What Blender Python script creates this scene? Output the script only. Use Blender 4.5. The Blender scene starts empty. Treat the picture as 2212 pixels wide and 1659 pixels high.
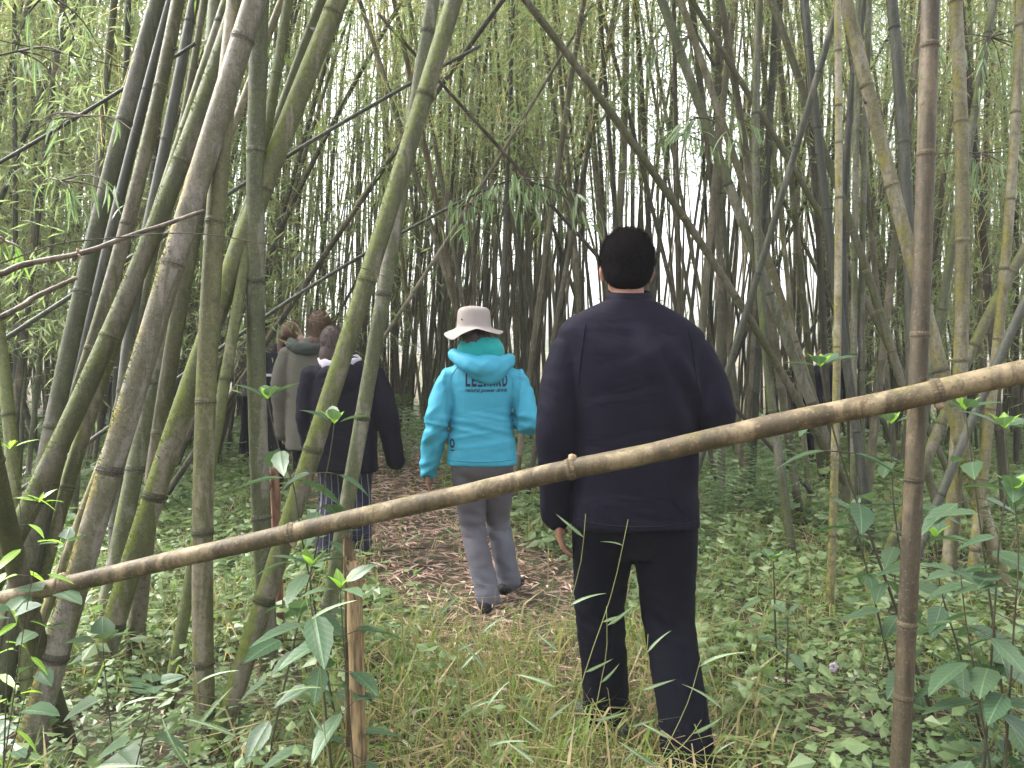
import bpy, bmesh, math, random
import numpy as np
from mathutils import Vector, Matrix, Quaternion, noise as mnoise
from mathutils.bvhtree import BVHTree

random.seed(7); RNG = np.random.default_rng(11)
scene = bpy.context.scene
C = scene.collection

# ------------------------------------------------------------------ camera, sky, sun, exposure
FPX, HOR, CAMZ = 1671.0, 784.0, 1.34          # focal length and horizon in pixels of a 2212 wide picture
PITCH = math.atan((829.5 - HOR) / FPX)
cam_d = bpy.data.cameras.new('camera'); cam = bpy.data.objects.new('camera', cam_d); C.objects.link(cam)
cam_d.sensor_fit = 'HORIZONTAL'; cam_d.sensor_width = 36; cam_d.lens = 36 * FPX / 2212
cam_d.clip_end = 2000; cam_d.clip_start = 0.05
cam.location = (0, 0, CAMZ); cam.rotation_euler = (math.pi / 2 - PITCH, 0, 0)
scene.camera = cam

SUN_EL, SUN_AZ = math.radians(52), math.radians(-65)      # azimuth measured from +Y towards +X
w = bpy.data.worlds.new('World'); scene.world = w; w.use_nodes = True
nt = w.node_tree; bg = nt.nodes['Background']
sky = nt.nodes.new('ShaderNodeTexSky'); sky.sky_type = 'NISHITA'; sky.sun_disc = False
sky.sun_elevation = SUN_EL; sky.sun_rotation = SUN_AZ; sky.dust_density = 6; sky.air_density = 1.0; sky.ozone_density = 1
hs = nt.nodes.new('ShaderNodeHueSaturation'); hs.inputs['Saturation'].default_value = 0.22
nt.links.new(sky.outputs[0], hs.inputs['Color']); nt.links.new(hs.outputs[0], bg.inputs['Color'])
bg.inputs['Strength'].default_value = 0.15
sl = bpy.data.lights.new('sun', 'SUN'); sun = bpy.data.objects.new('sun', sl); C.objects.link(sun)
sl.energy = 1.4; sl.angle = math.radians(30); sl.color = (1, 0.96, 0.9)
sd = Vector((math.sin(SUN_AZ) * math.cos(SUN_EL), math.cos(SUN_AZ) * math.cos(SUN_EL), math.sin(SUN_EL)))
sun.rotation_euler = sd.to_track_quat('Z', 'Y').to_euler()
vs = scene.view_settings; vs.view_transform = 'Standard'; vs.look = 'None'; vs.exposure = 2.5; vs.gamma = 1; vs.use_curve_mapping = False
cy = scene.cycles; cy.use_denoising = True; cy.max_bounces = 7; cy.diffuse_bounces = 4; cy.transmission_bounces = 4
cy.glossy_bounces = 2; cy.caustics_reflective = False; cy.caustics_refractive = False

# ------------------------------------------------------------------ helpers
def ground(x, y):
    return 0.02 * max(0.0, y - 4.5) + 0.03 * mnoise.noise((x * 0.8, y * 0.8, 3.1)) + (0.0 if y < 22 else 0.012 * (y - 22))
def at(px, py, d):
    a, b = (px - 1106) / FPX, -(py - 829.5) / FPX
    y = math.cos(PITCH) + math.sin(PITCH) * b; z = -math.sin(PITCH) + math.cos(PITCH) * b
    return Vector((a / y * d, d, CAMZ + z / y * d))
def path_x(y):
    return float(np.interp(y, [0, 2.6, 4.3, 5.5, 7.5, 10, 14, 22], [0.45, 0.32, -0.12, -0.6, -1.25, -1.9, -3.0, -5]))

def put(name, mesh, mat=None, parent=None, label=None, cat=None, group=None, kind=None, loc=None):
    o = bpy.data.objects.new(name, mesh); C.objects.link(o)
    if mat is not None and mesh is not None and not mesh.materials: mesh.materials.append(mat)
    if parent is not None: o.parent = parent
    if label: o['label'] = label
    if cat: o['category'] = cat
    if group: o['group'] = group
    if kind: o['kind'] = kind
    if loc is not None: o.location = loc
    return o
def to_mesh(bm, name='mesh', smooth=True):
    me = bpy.data.meshes.new(name); bm.normal_update(); bm.to_mesh(me); bm.free()
    if smooth: me.polygons.foreach_set('use_smooth', np.ones(len(me.polygons), dtype=bool))
    return me
def np_mesh(name, V, Fc, rnd=None, smooth=True):
    """V (n,3), Fc (m,3) or (m,4)"""
    me = bpy.data.meshes.new(name); k = Fc.shape[1]
    me.vertices.add(len(V)); me.vertices.foreach_set('co', V.astype(np.float32).ravel())
    me.loops.add(Fc.size); me.loops.foreach_set('vertex_index', Fc.astype(np.int32).ravel())
    me.polygons.add(len(Fc)); me.polygons.foreach_set('loop_start', np.arange(0, Fc.size, k, dtype=np.int32))
    me.polygons.foreach_set('use_smooth', np.full(len(Fc), smooth))
    if rnd is not None:
        a = me.attributes.new('rnd', 'FLOAT', 'POINT'); a.data.foreach_set('value', rnd.astype(np.float32))
    me.update(calc_edges=True); me.validate()
    return me

def catmull(P, n):
    P = [Vector(p) for p in P]
    if len(P) == 2: return [P[0].lerp(P[1], i / (n - 1)) for i in range(n)]
    n0 = len(P); D = [(P[i + 1] - P[i]).length or 1e-6 for i in range(n0 - 1)]; V = [(P[i + 1] - P[i]) / D[i] for i in range(n0 - 1)]
    T = [V[0]] + [(V[i - 1] * D[i] + V[i] * D[i - 1]) / (D[i] + D[i - 1]) for i in range(1, n0 - 1)] + [V[-1]]
    L = [0]
    for d in D: L.append(L[-1] + d)
    out = []
    for k in range(n):
        s = L[-1] * k / (n - 1); i = 0
        while i < n0 - 2 and s > L[i + 1]: i += 1
        t = (s - L[i]) / D[i]; t2, t3 = t * t, t * t * t
        out.append(P[i] * (2 * t3 - 3 * t2 + 1) + T[i] * (D[i] * (t3 - 2 * t2 + t)) + P[i + 1] * (3 * t2 - 2 * t3) + T[i + 1] * (D[i] * (t3 - t2)))
    return out
def tube(bm, pts, radii, seg=12, cap=True, round_cap=False, frame_up=None):
    """closed tube along points; radii floats or (a,b)"""
    n = len(pts); up = Vector(frame_up) if frame_up else None; rings = []; prev = None
    for i, p in enumerate(pts):
        t = (pts[min(i + 1, n - 1)] - pts[max(i - 1, 0)]).normalized()
        if prev is None:
            ref = up if up else (Vector((0, 1, 0)) if abs(t.y) < 0.9 else Vector((1, 0, 0)))
            u = (ref - t * ref.dot(t)).normalized()
        else: u = (prev - t * prev.dot(t)).normalized()
        prev = u; v = t.cross(u); r = radii[i] if not callable(radii) else radii(i / (n - 1))
        ra, rb = (r, r) if not isinstance(r, tuple) else r
        rings.append([bm.verts.new(p + u * (ra * math.cos(2 * math.pi * k / seg)) + v * (rb * math.sin(2 * math.pi * k / seg))) for k in range(seg)])
    for a, b in zip(rings, rings[1:]):
        for k in range(seg): bm.faces.new((a[k], a[(k + 1) % seg], b[(k + 1) % seg], b[k]))
    if cap:
        for ring, p, q, s in ((rings[0], pts[0], pts[1], -1), (rings[-1], pts[-1], pts[-2], 1)):
            c = p
            if round_cap:
                r = radii[0] if s < 0 else radii[-1]
                r = r if not isinstance(r, tuple) else max(r); c = p + (p - q).normalized() * r * 0.7
                ring2 = [bm.verts.new(c + (vv.co - p) * 0.55 - (p - q).normalized() * r * 0.12) for vv in ring]
                for k in range(seg):
                    f = (ring[k], ring[(k + 1) % seg], ring2[(k + 1) % seg], ring2[k]); bm.faces.new(f if s > 0 else f[::-1])
                ring = ring2
            cv = bm.verts.new(c)
            for k in range(seg):
                f = (ring[k], ring[(k + 1) % seg], cv); bm.faces.new(f if s > 0 else f[::-1])
    return rings
def ellipsoid(bm, c, r, rot=None, u=16, v=10):
    M = Matrix.Translation(Vector(c)) @ (rot.to_matrix().to_4x4() if rot else Matrix()) @ Matrix.Diagonal((*r, 1))
    bmesh.ops.create_uvsphere(bm, u_segments=u, v_segments=v, radius=1, matrix=M)

# ------------------------------------------------------------------ materials
def new_mat(name):
    m = bpy.data.materials.new(name); m.use_nodes = True
    N = m.node_tree.nodes; return m, N, m.node_tree.links, N['Principled BSDF']
def ramp(N, stops):
    r = N.new('ShaderNodeValToRGB'); e = r.color_ramp.elements
    e[0].position, e[0].color = stops[0][0], (*stops[0][1], 1); e[1].position, e[1].color = stops[-1][0], (*stops[-1][1], 1)
    for p, c in stops[1:-1]: x = e.new(p); x.color = (*c, 1)
    return r
def mixc(N, L, fac, a, b, blend='MIX'):
    m = N.new('ShaderNodeMix'); m.data_type = 'RGBA'; m.blend_type = blend
    for s, v in ((m.inputs[0], fac), (m.inputs[6], a), (m.inputs[7], b)):
        if hasattr(v, 'is_linked'): L.new(v, s)
        elif isinstance(v, tuple): s.default_value = (*v, 1)
        else: s.default_value = v
    return m.outputs[2]
def noise_tex(N, L, vec, scale, detail=5, rough=0.6, dist=0):
    n = N.new('ShaderNodeTexNoise'); n.inputs['Scale'].default_value = scale; n.inputs['Detail'].default_value = detail
    n.inputs['Roughness'].default_value = rough; n.inputs['Distortion'].default_value = dist
    if vec is not None: L.new(vec, n.inputs['Vector'])
    return n.outputs['Fac']
def mathn(N, L, op, a, b=0.0, clamp=False):
    m = N.new('ShaderNodeMath'); m.operation = op; m.use_clamp = clamp
    for s, v in ((m.inputs[0], a), (m.inputs[1], b)):
        if hasattr(v, 'is_linked'): L.new(v, s)
        else: s.default_value = v
    return m.outputs[0]
def mapr(N, L, v, a, b, c=0.0, d=1.0):
    m = N.new('ShaderNodeMapRange'); L.new(v, m.inputs[0])
    for i, x in enumerate((a, b, c, d)): m.inputs[i + 1].default_value = x
    return m.outputs[0]
def bump(N, L, B, h, strength=0.3, dist=0.01):
    b = N.new('ShaderNodeBump'); b.inputs['Strength'].default_value = strength; b.inputs['Distance'].default_value = dist
    L.new(h, b.inputs['Height']); L.new(b.outputs[0], B.inputs['Normal'])

def bamboo_mat(name, base, dark, lichen, moss, lichen_amt=0.5, moss_amt=0.5, rough=0.6, vary=0.35):
    m, N, L, B = new_mat(name)
    tc = N.new('ShaderNodeTexCoord'); mp = N.new('ShaderNodeMapping'); mp.inputs['Scale'].default_value = (1, 1, 0.22)
    oi = N.new('ShaderNodeObjectInfo'); ov = N.new('ShaderNodeVectorMath'); ov.operation = 'ADD'
    sc = mathn(N, L, 'MULTIPLY', oi.outputs['Random'], 37.0); L.new(tc.outputs['Object'], ov.inputs[0])
    cx = N.new('ShaderNodeCombineXYZ'); L.new(sc, cx.inputs[0]); L.new(sc, cx.inputs[2]); L.new(cx.outputs[0], ov.inputs[1])
    L.new(ov.outputs[0], mp.inputs['Vector'])
    v, vr = mp.outputs[0], ov.outputs[0]
    c = mixc(N, L, mapr(N, L, noise_tex(N, L, v, 26, 6, 0.65), 0.3, 0.7), base, dark)
    c = mixc(N, L, mathn(N, L, 'MULTIPLY', mapr(N, L, noise_tex(N, L, v, 7, 6, 0.62, 0.6), 0.62 - 0.26 * lichen_amt, 0.68 - 0.24 * lichen_amt), 0.85), c, lichen)
    # small pale and dark flecks
    fl = noise_tex(N, L, vr, 120, 3, 0.6); c = mixc(N, L, mapr(N, L, fl, 0.58, 0.68, 0, 0.75), c, lichen)
    fd = noise_tex(N, L, vr, 75, 4, 0.7); c = mixc(N, L, mapr(N, L, fd, 0.58, 0.70, 0, 0.8), c, (0.03, 0.027, 0.02))
    bl = noise_tex(N, L, v, 11, 7, 0.68, 0.8); c = mixc(N, L, mapr(N, L, bl, 0.52, 0.66, 0, 0.75), c, tuple(x * 0.42 for x in base))
    ge = N.new('ShaderNodeNewGeometry'); dp = N.new('ShaderNodeVectorMath'); dp.operation = 'DOT_PRODUCT'
    L.new(ge.outputs['Normal'], dp.inputs[0]); dp.inputs[1].default_value = (-0.75, -0.25, 0.6)
    mn = mathn(N, L, 'ADD', mathn(N, L, 'MULTIPLY', dp.outputs['Value'], 0.28), noise_tex(N, L, vr, 9, 8, 0.7))
    mm = mapr(N, L, mn, 0.86 - 0.36 * moss_amt, 1.0 - 0.36 * moss_amt, 0, 0.9)
    mcol = mixc(N, L, noise_tex(N, L, vr, 60, 4), moss, tuple(x * 1.9 for x in moss))
    c = mixc(N, L, mm, c, mcol)
    sp = noise_tex(N, L, vr, 42, 5, 0.75, 0.4); c = mixc(N, L, mapr(N, L, sp, 0.47, 0.62, 0.0, 0.45), c, (0.036, 0.036, 0.017))
    hv = N.new('ShaderNodeHueSaturation'); L.new(c, hv.inputs['Color'])
    L.new(mapr(N, L, oi.outputs['Random'], 0, 1, 1 - vary, 1 + vary), hv.inputs['Value'])
    L.new(hv.outputs[0], B.inputs['Base Color']); B.inputs['Roughness'].default_value = rough
    B.inputs['Specular IOR Level'].default_value = 0.35
    h = mathn(N, L, 'ADD', mathn(N, L, 'MULTIPLY', noise_tex(N, L, vr, 90, 5, 0.7), mapr(N, L, mm, 0, 1, 0.35, 1.6)), noise_tex(N, L, v, 40, 3))
    bump(N, L, B, h, 0.6, 0.005)
    return m
M = {}
M['grey'] = bamboo_mat('grey green bamboo', (0.090, 0.100, 0.044), (0.048, 0.054, 0.026), (0.17, 0.155, 0.125), (0.060, 0.078, 0.012), 0.45, 0.45)
M['mossy'] = bamboo_mat('mossy bamboo', (0.098, 0.104, 0.040), (0.052, 0.056, 0.024), (0.17, 0.145, 0.115), (0.066, 0.082, 0.010), 0.38, 0.95)
M['olive'] = bamboo_mat('olive bamboo', (0.120, 0.118, 0.048), (0.070, 0.070, 0.030), (0.20, 0.17, 0.125), (0.078, 0.088, 0.012), 0.42, 0.5)
M['green'] = bamboo_mat('fresh green bamboo', (0.115, 0.130, 0.042), (0.075, 0.088, 0.028), (0.18, 0.17, 0.10), (0.080, 0.105, 0.014), 0.25, 0.6)
M['orange'] = bamboo_mat('orange-edged bamboo', (0.115, 0.105, 0.066), (0.066, 0.060, 0.04), (0.19, 0.165, 0.15), (0.095, 0.074, 0.012), 0.55, 0.58)
M['yellow'] = bamboo_mat('yellow lichened bamboo', (0.150, 0.132, 0.066), (0.095, 0.085, 0.045), (0.22, 0.195, 0.14), (0.105, 0.095, 0.016), 0.5, 0.55)
M['dark'] = bamboo_mat('dark bamboo', (0.054, 0.058, 0.042), (0.032, 0.034, 0.026), (0.095, 0.092, 0.075), (0.045, 0.054, 0.016), 0.3, 0.2)
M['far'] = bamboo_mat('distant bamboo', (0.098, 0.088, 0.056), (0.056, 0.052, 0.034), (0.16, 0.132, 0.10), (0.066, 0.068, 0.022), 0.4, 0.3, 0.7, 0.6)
M['dry'] = bamboo_mat('dry brown bamboo', (0.118, 0.088, 0.048), (0.030, 0.023, 0.015), (0.165, 0.128, 0.080), (0.10, 0.085, 0.04), 0.35, 0.25)
M['rail'] = bamboo_mat('weathered rail bamboo', (0.118, 0.084, 0.043), (0.046, 0.033, 0.018), (0.21, 0.16, 0.092), (0.070, 0.060, 0.016), 0.45, 0.35, 0.65, 0.05)
M['twig'] = bamboo_mat('dead twig', (0.085, 0.06, 0.042), (0.032, 0.022, 0.018), (0.16, 0.125, 0.10), (0.07, 0.07, 0.02), 0.5, 0.35)

def plain(name, col, rough=0.7, bumpy=0.0, scale=200, var=0.0, vscale=6, sheen=0.0, fold=0.0, streak=0.0):
    m, N, L, B = new_mat(name); B.inputs['Roughness'].default_value = rough; B.inputs['Specular IOR Level'].default_value = 0.12 if max(col) < 0.03 else 0.3
    tc = N.new('ShaderNodeTexCoord'); v = tc.outputs['Object']
    c2 = tuple(x * (1 - var) for x in col)
    if streak:
        mp = N.new('ShaderNodeMapping'); mp.inputs['Scale'].default_value = (1, 1, streak); L.new(v, mp.inputs['Vector']); v = mp.outputs[0]
    if fold:
        mp = N.new('ShaderNodeMapping'); mp.inputs['Scale'].default_value = (1, 1, 1.9); mp.inputs['Rotation'].default_value = (0, 0.5, 0); L.new(v, mp.inputs['Vector'])
        hf = noise_tex(N, L, mp.outputs[0], 5, 2, 0.45, 0.8)
        h2 = mathn(N, L, 'ADD', hf, mathn(N, L, 'MULTIPLY', noise_tex(N, L, v, scale, 3), 0.02 * bumpy)); bump(N, L, B, h2, fold, 0.05); bumpy = 0
    nf = noise_tex(N, L, v, vscale, 6)
    if streak: nf = mapr(N, L, nf, 0.40, 0.60)
    L.new(mixc(N, L, nf, c2, tuple(min(1, x * (1 + var)) for x in col)), B.inputs['Base Color'])
    if bumpy: bump(N, L, B, noise_tex(N, L, v, scale, 3), bumpy, 0.003)
    if sheen: B.inputs['Sheen Weight'].default_value = sheen; B.inputs['Sheen Roughness'].default_value = 0.5
    return m
M['node'] = plain('bamboo node scar', (0.030, 0.025, 0.016), 0.75, 0.5, 150, 0.5, 20)
M['nodepale'] = plain('pale node', (0.25, 0.185, 0.115), 0.7, 0.6, 120, 0.4, 25)
M['splitwood'] = plain('split bamboo wood', (0.225, 0.158, 0.085), 0.8, 1.0, 90, 0.65, 45, streak=0.12)
M['redwood'] = plain('reddish rotten wood', (0.16, 0.08, 0.052), 0.8, 1.0, 90, 0.6, 45, streak=0.12)
M['navy'] = plain('navy softshell', (0.0052, 0.0045, 0.0118), 0.8, 0.12, 500, 0.12, 4, 0.0, fold=0.32)
M['black'] = plain('black trousers', (0.0028, 0.0027, 0.0075), 0.85, 0.15, 400, 0.15, 5, fold=0.16)
M['turq'] = plain('turquoise softshell', (0.040, 0.29, 0.42), 0.6, 0.10, 500, 0.05, 4, fold=0.16)
M['teal'] = plain('teal fleece', (0.005, 0.28, 0.28), 0.9, 0.7, 260, 0.15, 40, 0.2)
M['print'] = plain('dark print', (0.010, 0.012, 0.035), 0.6)
M['grpants'] = plain('grey hiking trousers', (0.095, 0.088, 0.105), 0.75, 0.2, 350, 0.12, 6, fold=0.16)
M['skypants'] = plain('blue grey gaiter', (0.112, 0.112, 0.138), 0.7, 0.25, 300, 0.15, 8, fold=0.16)  # same grey trousers, with sky reflection on the shins put into the colour
M['hat'] = plain('beige cotton', (0.335, 0.29, 0.275), 0.85, 0.3, 420, 0.07, 8)
M['hatdark'] = plain('hat lining', (0.30, 0.30, 0.32), 0.85)
M['olivecoat'] = plain('olive grey coat', (0.105, 0.098, 0.080), 0.7, 0.2, 300, 0.15, 5, fold=0.16)
M['hooddark'] = plain('dark green hood', (0.045, 0.055, 0.052), 0.75, 0.3, 200, 0.3, 15)
M['greycoat'] = plain('grey purple coat', (0.115, 0.095, 0.115), 0.7, 0.2, 300, 0.15, 5, fold=0.16)
M['greyhood'] = plain('pale grey jersey', (0.46, 0.43, 0.50), 0.85, 0.3, 300, 0.1, 8)
M['skin'] = plain('skin', (0.42, 0.225, 0.165), 0.5, 0.1, 200, 0.1, 20)
M['tanskin'] = plain('tanned skin', (0.30, 0.15, 0.105), 0.5, 0.1, 200, 0.1, 20)
M['shoe'] = plain('grey boot', (0.055, 0.058, 0.065), 0.7, 0.3, 150, 0.3, 12)
M['blackshoe'] = plain('black boot', (0.012, 0.012, 0.014), 0.6, 0.3, 150, 0.2, 12)
M['whiteshoe'] = plain('white trainer', (0.55, 0.53, 0.52), 0.6)
M['sole'] = plain('brown boot sole', (0.12, 0.07, 0.035), 0.8)
M['mask'] = plain('pale pink face mask', (0.62, 0.42, 0.42), 0.9)
def hair_mat(name, c1, c2, ro=0.42, sp=0.4):
    m, N, L, B = new_mat(name); tc = N.new('ShaderNodeTexCoord'); mp = N.new('ShaderNodeMapping')
    mp.inputs['Scale'].default_value = (1, 1, 0.15); L.new(tc.outputs['Object'], mp.inputs['Vector'])
    f = noise_tex(N, L, mp.outputs[0], 160, 4, 0.7)
    L.new(mixc(N, L, f, c1, c2), B.inputs['Base Color']); B.inputs['Roughness'].default_value = ro; B.inputs['Specular IOR Level'].default_value = sp
    bump(N, L, B, f, 0.8, 0.006); return m
M['hairblack'] = hair_mat('black hair', (0.0016, 0.0013, 0.0018), (0.0065, 0.0045, 0.0055), 0.75, 0.05)
M['hairbrown'] = hair_mat('brown hair', (0.055, 0.026, 0.016), (0.17, 0.085, 0.055))
M['hairdark'] = hair_mat('dark brown hair', (0.018, 0.010, 0.009), (0.075, 0.042, 0.036))
# striped trousers
m, N, L, B = new_mat('navy striped trousers'); tc = N.new('ShaderNodeTexCoord'); sx = N.new('ShaderNodeSeparateXYZ'); L.new(tc.outputs['Object'], sx.inputs[0])
wv = mathn(N, L, 'FRACT', mathn(N, L, 'MULTIPLY', sx.outputs[0], 26.0))
L.new(mixc(N, L, mathn(N, L, 'LESS_THAN', wv, 0.12), (0.012, 0.013, 0.036), (0.22, 0.22, 0.28)), B.inputs['Base Color']); B.inputs['Roughness'].default_value = 0.8
M['striped'] = m

def leaf_mat(name, c1, c2, trans=0.4, rough=0.45, tcol=None, spec=0.4, dead=None, dead_amt=0.0, use_obj=False):
    m, N, L, B = new_mat(name)
    if use_obj: r = N.new('ShaderNodeObjectInfo').outputs['Random']
    else: a = N.new('ShaderNodeAttribute'); a.attribute_name = 'rnd'; r = a.outputs['Fac']
    c = mixc(N, L, r, c1, c2)
    if dead: c = mixc(N, L, mapr(N, L, r, 1 - dead_amt - 0.01, 1 - dead_amt), c, dead)
    tc = N.new('ShaderNodeTexCoord')
    c = mixc(N, L, mapr(N, L, noise_tex(N, L, tc.outputs['Object'], 40, 3), 0.35, 0.65, 0, 0.3), c, tuple(x * 0.6 for x in c1))
    if use_obj:
        sx = N.new('ShaderNodeSeparateXYZ'); L.new(tc.outputs['Object'], sx.inputs[0]); ay = mathn(N, L, 'ABSOLUTE', sx.outputs[1])
        side = mathn(N, L, 'FRACT', mathn(N, L, 'SUBTRACT', mathn(N, L, 'MULTIPLY', sx.outputs[0], 8.0), mathn(N, L, 'MULTIPLY', ay, 9.0)))
        vein = mathn(N, L, 'MAXIMUM', mathn(N, L, 'LESS_THAN', ay, 0.011), mathn(N, L, 'MULTIPLY', mapr(N, L, side, 0.0, 0.25, 1.0, 0.0), 0.55))
        c = mixc(N, L, mathn(N, L, 'MULTIPLY', vein, 0.55), c, tuple(min(1, x * 2.0) for x in c2))
        spot = noise_tex(N, L, tc.outputs['Object'], 9, 5, 0.7); c = mixc(N, L, mapr(N, L, spot, 0.66, 0.72, 0, 0.7), c, (0.09, 0.07, 0.03))
        bump(N, L, B, side, 0.25, 0.02)
    L.new(c, B.inputs['Base Color']); B.inputs['Roughness'].default_value = rough; B.inputs['Specular IOR Level'].default_value = spec
    t = N.new('ShaderNodeBsdfTranslucent'); L.new(mixc(N, L, 1.0, c, tcol or (1.6, 1.8, 1.1), 'MULTIPLY'), t.inputs['Color'])
    mx = N.new('ShaderNodeMixShader'); mx.inputs[0].default_value = trans
    L.new(B.outputs[0], mx.inputs[1]); L.new(t.outputs[0], mx.inputs[2]); L.new(mx.outputs[0], N['Material Output'].inputs['Surface'])
    return m
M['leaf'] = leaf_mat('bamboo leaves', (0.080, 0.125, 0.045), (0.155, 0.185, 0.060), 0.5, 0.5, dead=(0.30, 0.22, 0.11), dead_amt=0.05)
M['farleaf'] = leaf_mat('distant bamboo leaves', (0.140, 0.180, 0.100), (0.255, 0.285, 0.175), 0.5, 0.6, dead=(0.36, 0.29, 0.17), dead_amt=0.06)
M['nearleaf'] = leaf_mat('near bamboo leaves', (0.105, 0.165, 0.078), (0.19, 0.245, 0.135), 0.35, 0.4, use_obj=True)
M['herb'] = leaf_mat('herb leaves', (0.095, 0.158, 0.060), (0.235, 0.30, 0.135), 0.3, 0.42, spec=0.5, dead=(0.26, 0.18, 0.09), dead_amt=0.02)
M['grass'] = leaf_mat('grass blades', (0.125, 0.185, 0.045), (0.24, 0.275, 0.085), 0.4, 0.5, dead=(0.36, 0.28, 0.15), dead_amt=0.42)
M['drygrass'] = leaf_mat('dry grass', (0.24, 0.185, 0.085), (0.40, 0.33, 0.18), 0.25, 0.6)
M['litter'] = leaf_mat('dry bamboo sheaths', (0.27, 0.155, 0.115), (0.82, 0.62, 0.50), 0.12, 0.6, tcol=(1, 0.9, 0.8))
M['deadleaf'] = leaf_mat('pale dry leaf', (0.42, 0.33, 0.22), (0.60, 0.53, 0.42), 0.15, 0.6, tcol=(1, 0.9, 0.8), use_obj=True)
M['broad'] = leaf_mat('broad shrub leaf', (0.050, 0.098, 0.050), (0.088, 0.138, 0.072), 0.25, 0.42, spec=0.45, use_obj=True)
M['newleaf'] = leaf_mat('young shrub leaf', (0.17, 0.30, 0.045), (0.22, 0.36, 0.06), 0.4, 0.4, use_obj=True)
M['mossleaf'] = leaf_mat('moss tufts', (0.060, 0.085, 0.012), (0.125, 0.150, 0.025), 0.2, 0.8)
M['fern'] = leaf_mat('fern fronds', (0.065, 0.120, 0.050), (0.110, 0.17, 0.075), 0.35, 0.45, use_obj=True)
M['shrubstem'] = plain('shrub stem', (0.055, 0.05, 0.028), 0.7, 0.4, 120, 0.3, 15)
M['grassstem'] = plain('grass stem', (0.19, 0.20, 0.07), 0.6, 0, 100, 0.3, 10)
M['petal'] = plain('lilac petal', (0.60, 0.48, 0.62), 0.7)

# ------------------------------------------------------------------ ground
def make_ground():
    xs = np.concatenate([np.linspace(-70, -13, 12), np.linspace(-12, 12, 121), np.linspace(13, 70, 12)])
    ys = np.concatenate([np.linspace(-20, -0.5, 8), np.linspace(0, 24, 161), np.linspace(26, 95, 14)])
    V = np.array([(x, y, ground(x, y)) for y in ys for x in xs]); nx = len(xs)
    I = np.arange(len(V)).reshape(len(ys), nx)
    Fc = np.stack([I[:-1, :-1].ravel(), I[:-1, 1:].ravel(), I[1:, 1:].ravel(), I[1:, :-1].ravel()], 1)
    return np_mesh('ground', V, Fc)
m, N, L, B = new_mat('forest floor'); tc = N.new('ShaderNodeTexCoord'); v = tc.outputs['Object']
c = mixc(N, L, mapr(N, L, noise_tex(N, L, v, 14, 8, 0.7), 0.35, 0.65), (0.038, 0.025, 0.018), (0.105, 0.068, 0.046))
c = mixc(N, L, mapr(N, L, noise_tex(N, L, v, 3, 6, 0.7), 0.45, 0.6, 0, 0.7), c, (0.055, 0.080, 0.028))
L.new(c, B.inputs['Base Color']); B.inputs['Roughness'].default_value = 0.95; bump(N, L, B, noise_tex(N, L, v, 60, 8, 0.7), 0.8, 0.03)
put('ground', make_ground(), m, kind='structure')

hm = bpy.data.materials.new('shadow lifting haze'); hm.use_nodes = True; hn = hm.node_tree.nodes; hn.remove(hn['Principled BSDF'])  # scattering volume added to lighten the dark gaps between culms
pv = hn.new('ShaderNodeVolumePrincipled'); pv.inputs['Density'].default_value = 0.0022; pv.inputs['Color'].default_value = (0.93, 0.95, 0.93, 1)
hm.node_tree.links.new(pv.outputs[0], hn['Material Output'].inputs['Volume'])
bm = bmesh.new(); bmesh.ops.create_cube(bm, size=1, matrix=Matrix.Translation((0, 37.5, 6.0)) @ Matrix.Diagonal((150, 125, 15, 1)))
put('haze', to_mesh(bm, 'haze', False), hm, kind='stuff', label='thin damp haze hanging between the bamboo culms', cat='haze')

# ------------------------------------------------------------------ leaf geometry in numpy
def unit(a): return a / np.maximum(1e-9, np.linalg.norm(a, axis=1, keepdims=True))
def leaves_np(P, D, Nn, Ln, Wd, fold=0.25, droop=0.0):
    """rhombic two-triangle leaves: P base, D direction, Nn rough normal"""
    D = unit(D); S = unit(np.cross(D, Nn)); U = np.cross(S, D); n = len(P)
    mid = P + D * (Ln * 0.42)[:, None]
    tip = P + D * Ln[:, None] - np.array([0, 0, 1.0]) * (Ln * droop)[:, None]
    up = U * (Wd * fold)[:, None]
    V = np.empty((n, 4, 3)); V[:, 0] = P; V[:, 1] = mid - S * (Wd / 2)[:, None] + up; V[:, 2] = tip; V[:, 3] = mid + S * (Wd / 2)[:, None] + up
    b = np.arange(n)[:, None] * 4
    Fc = np.concatenate([b + [0, 1, 2], b + [0, 2, 3]])
    return V.reshape(-1, 3), Fc
def rvec(n): return unit(RNG.normal(size=(n, 3)))

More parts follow.
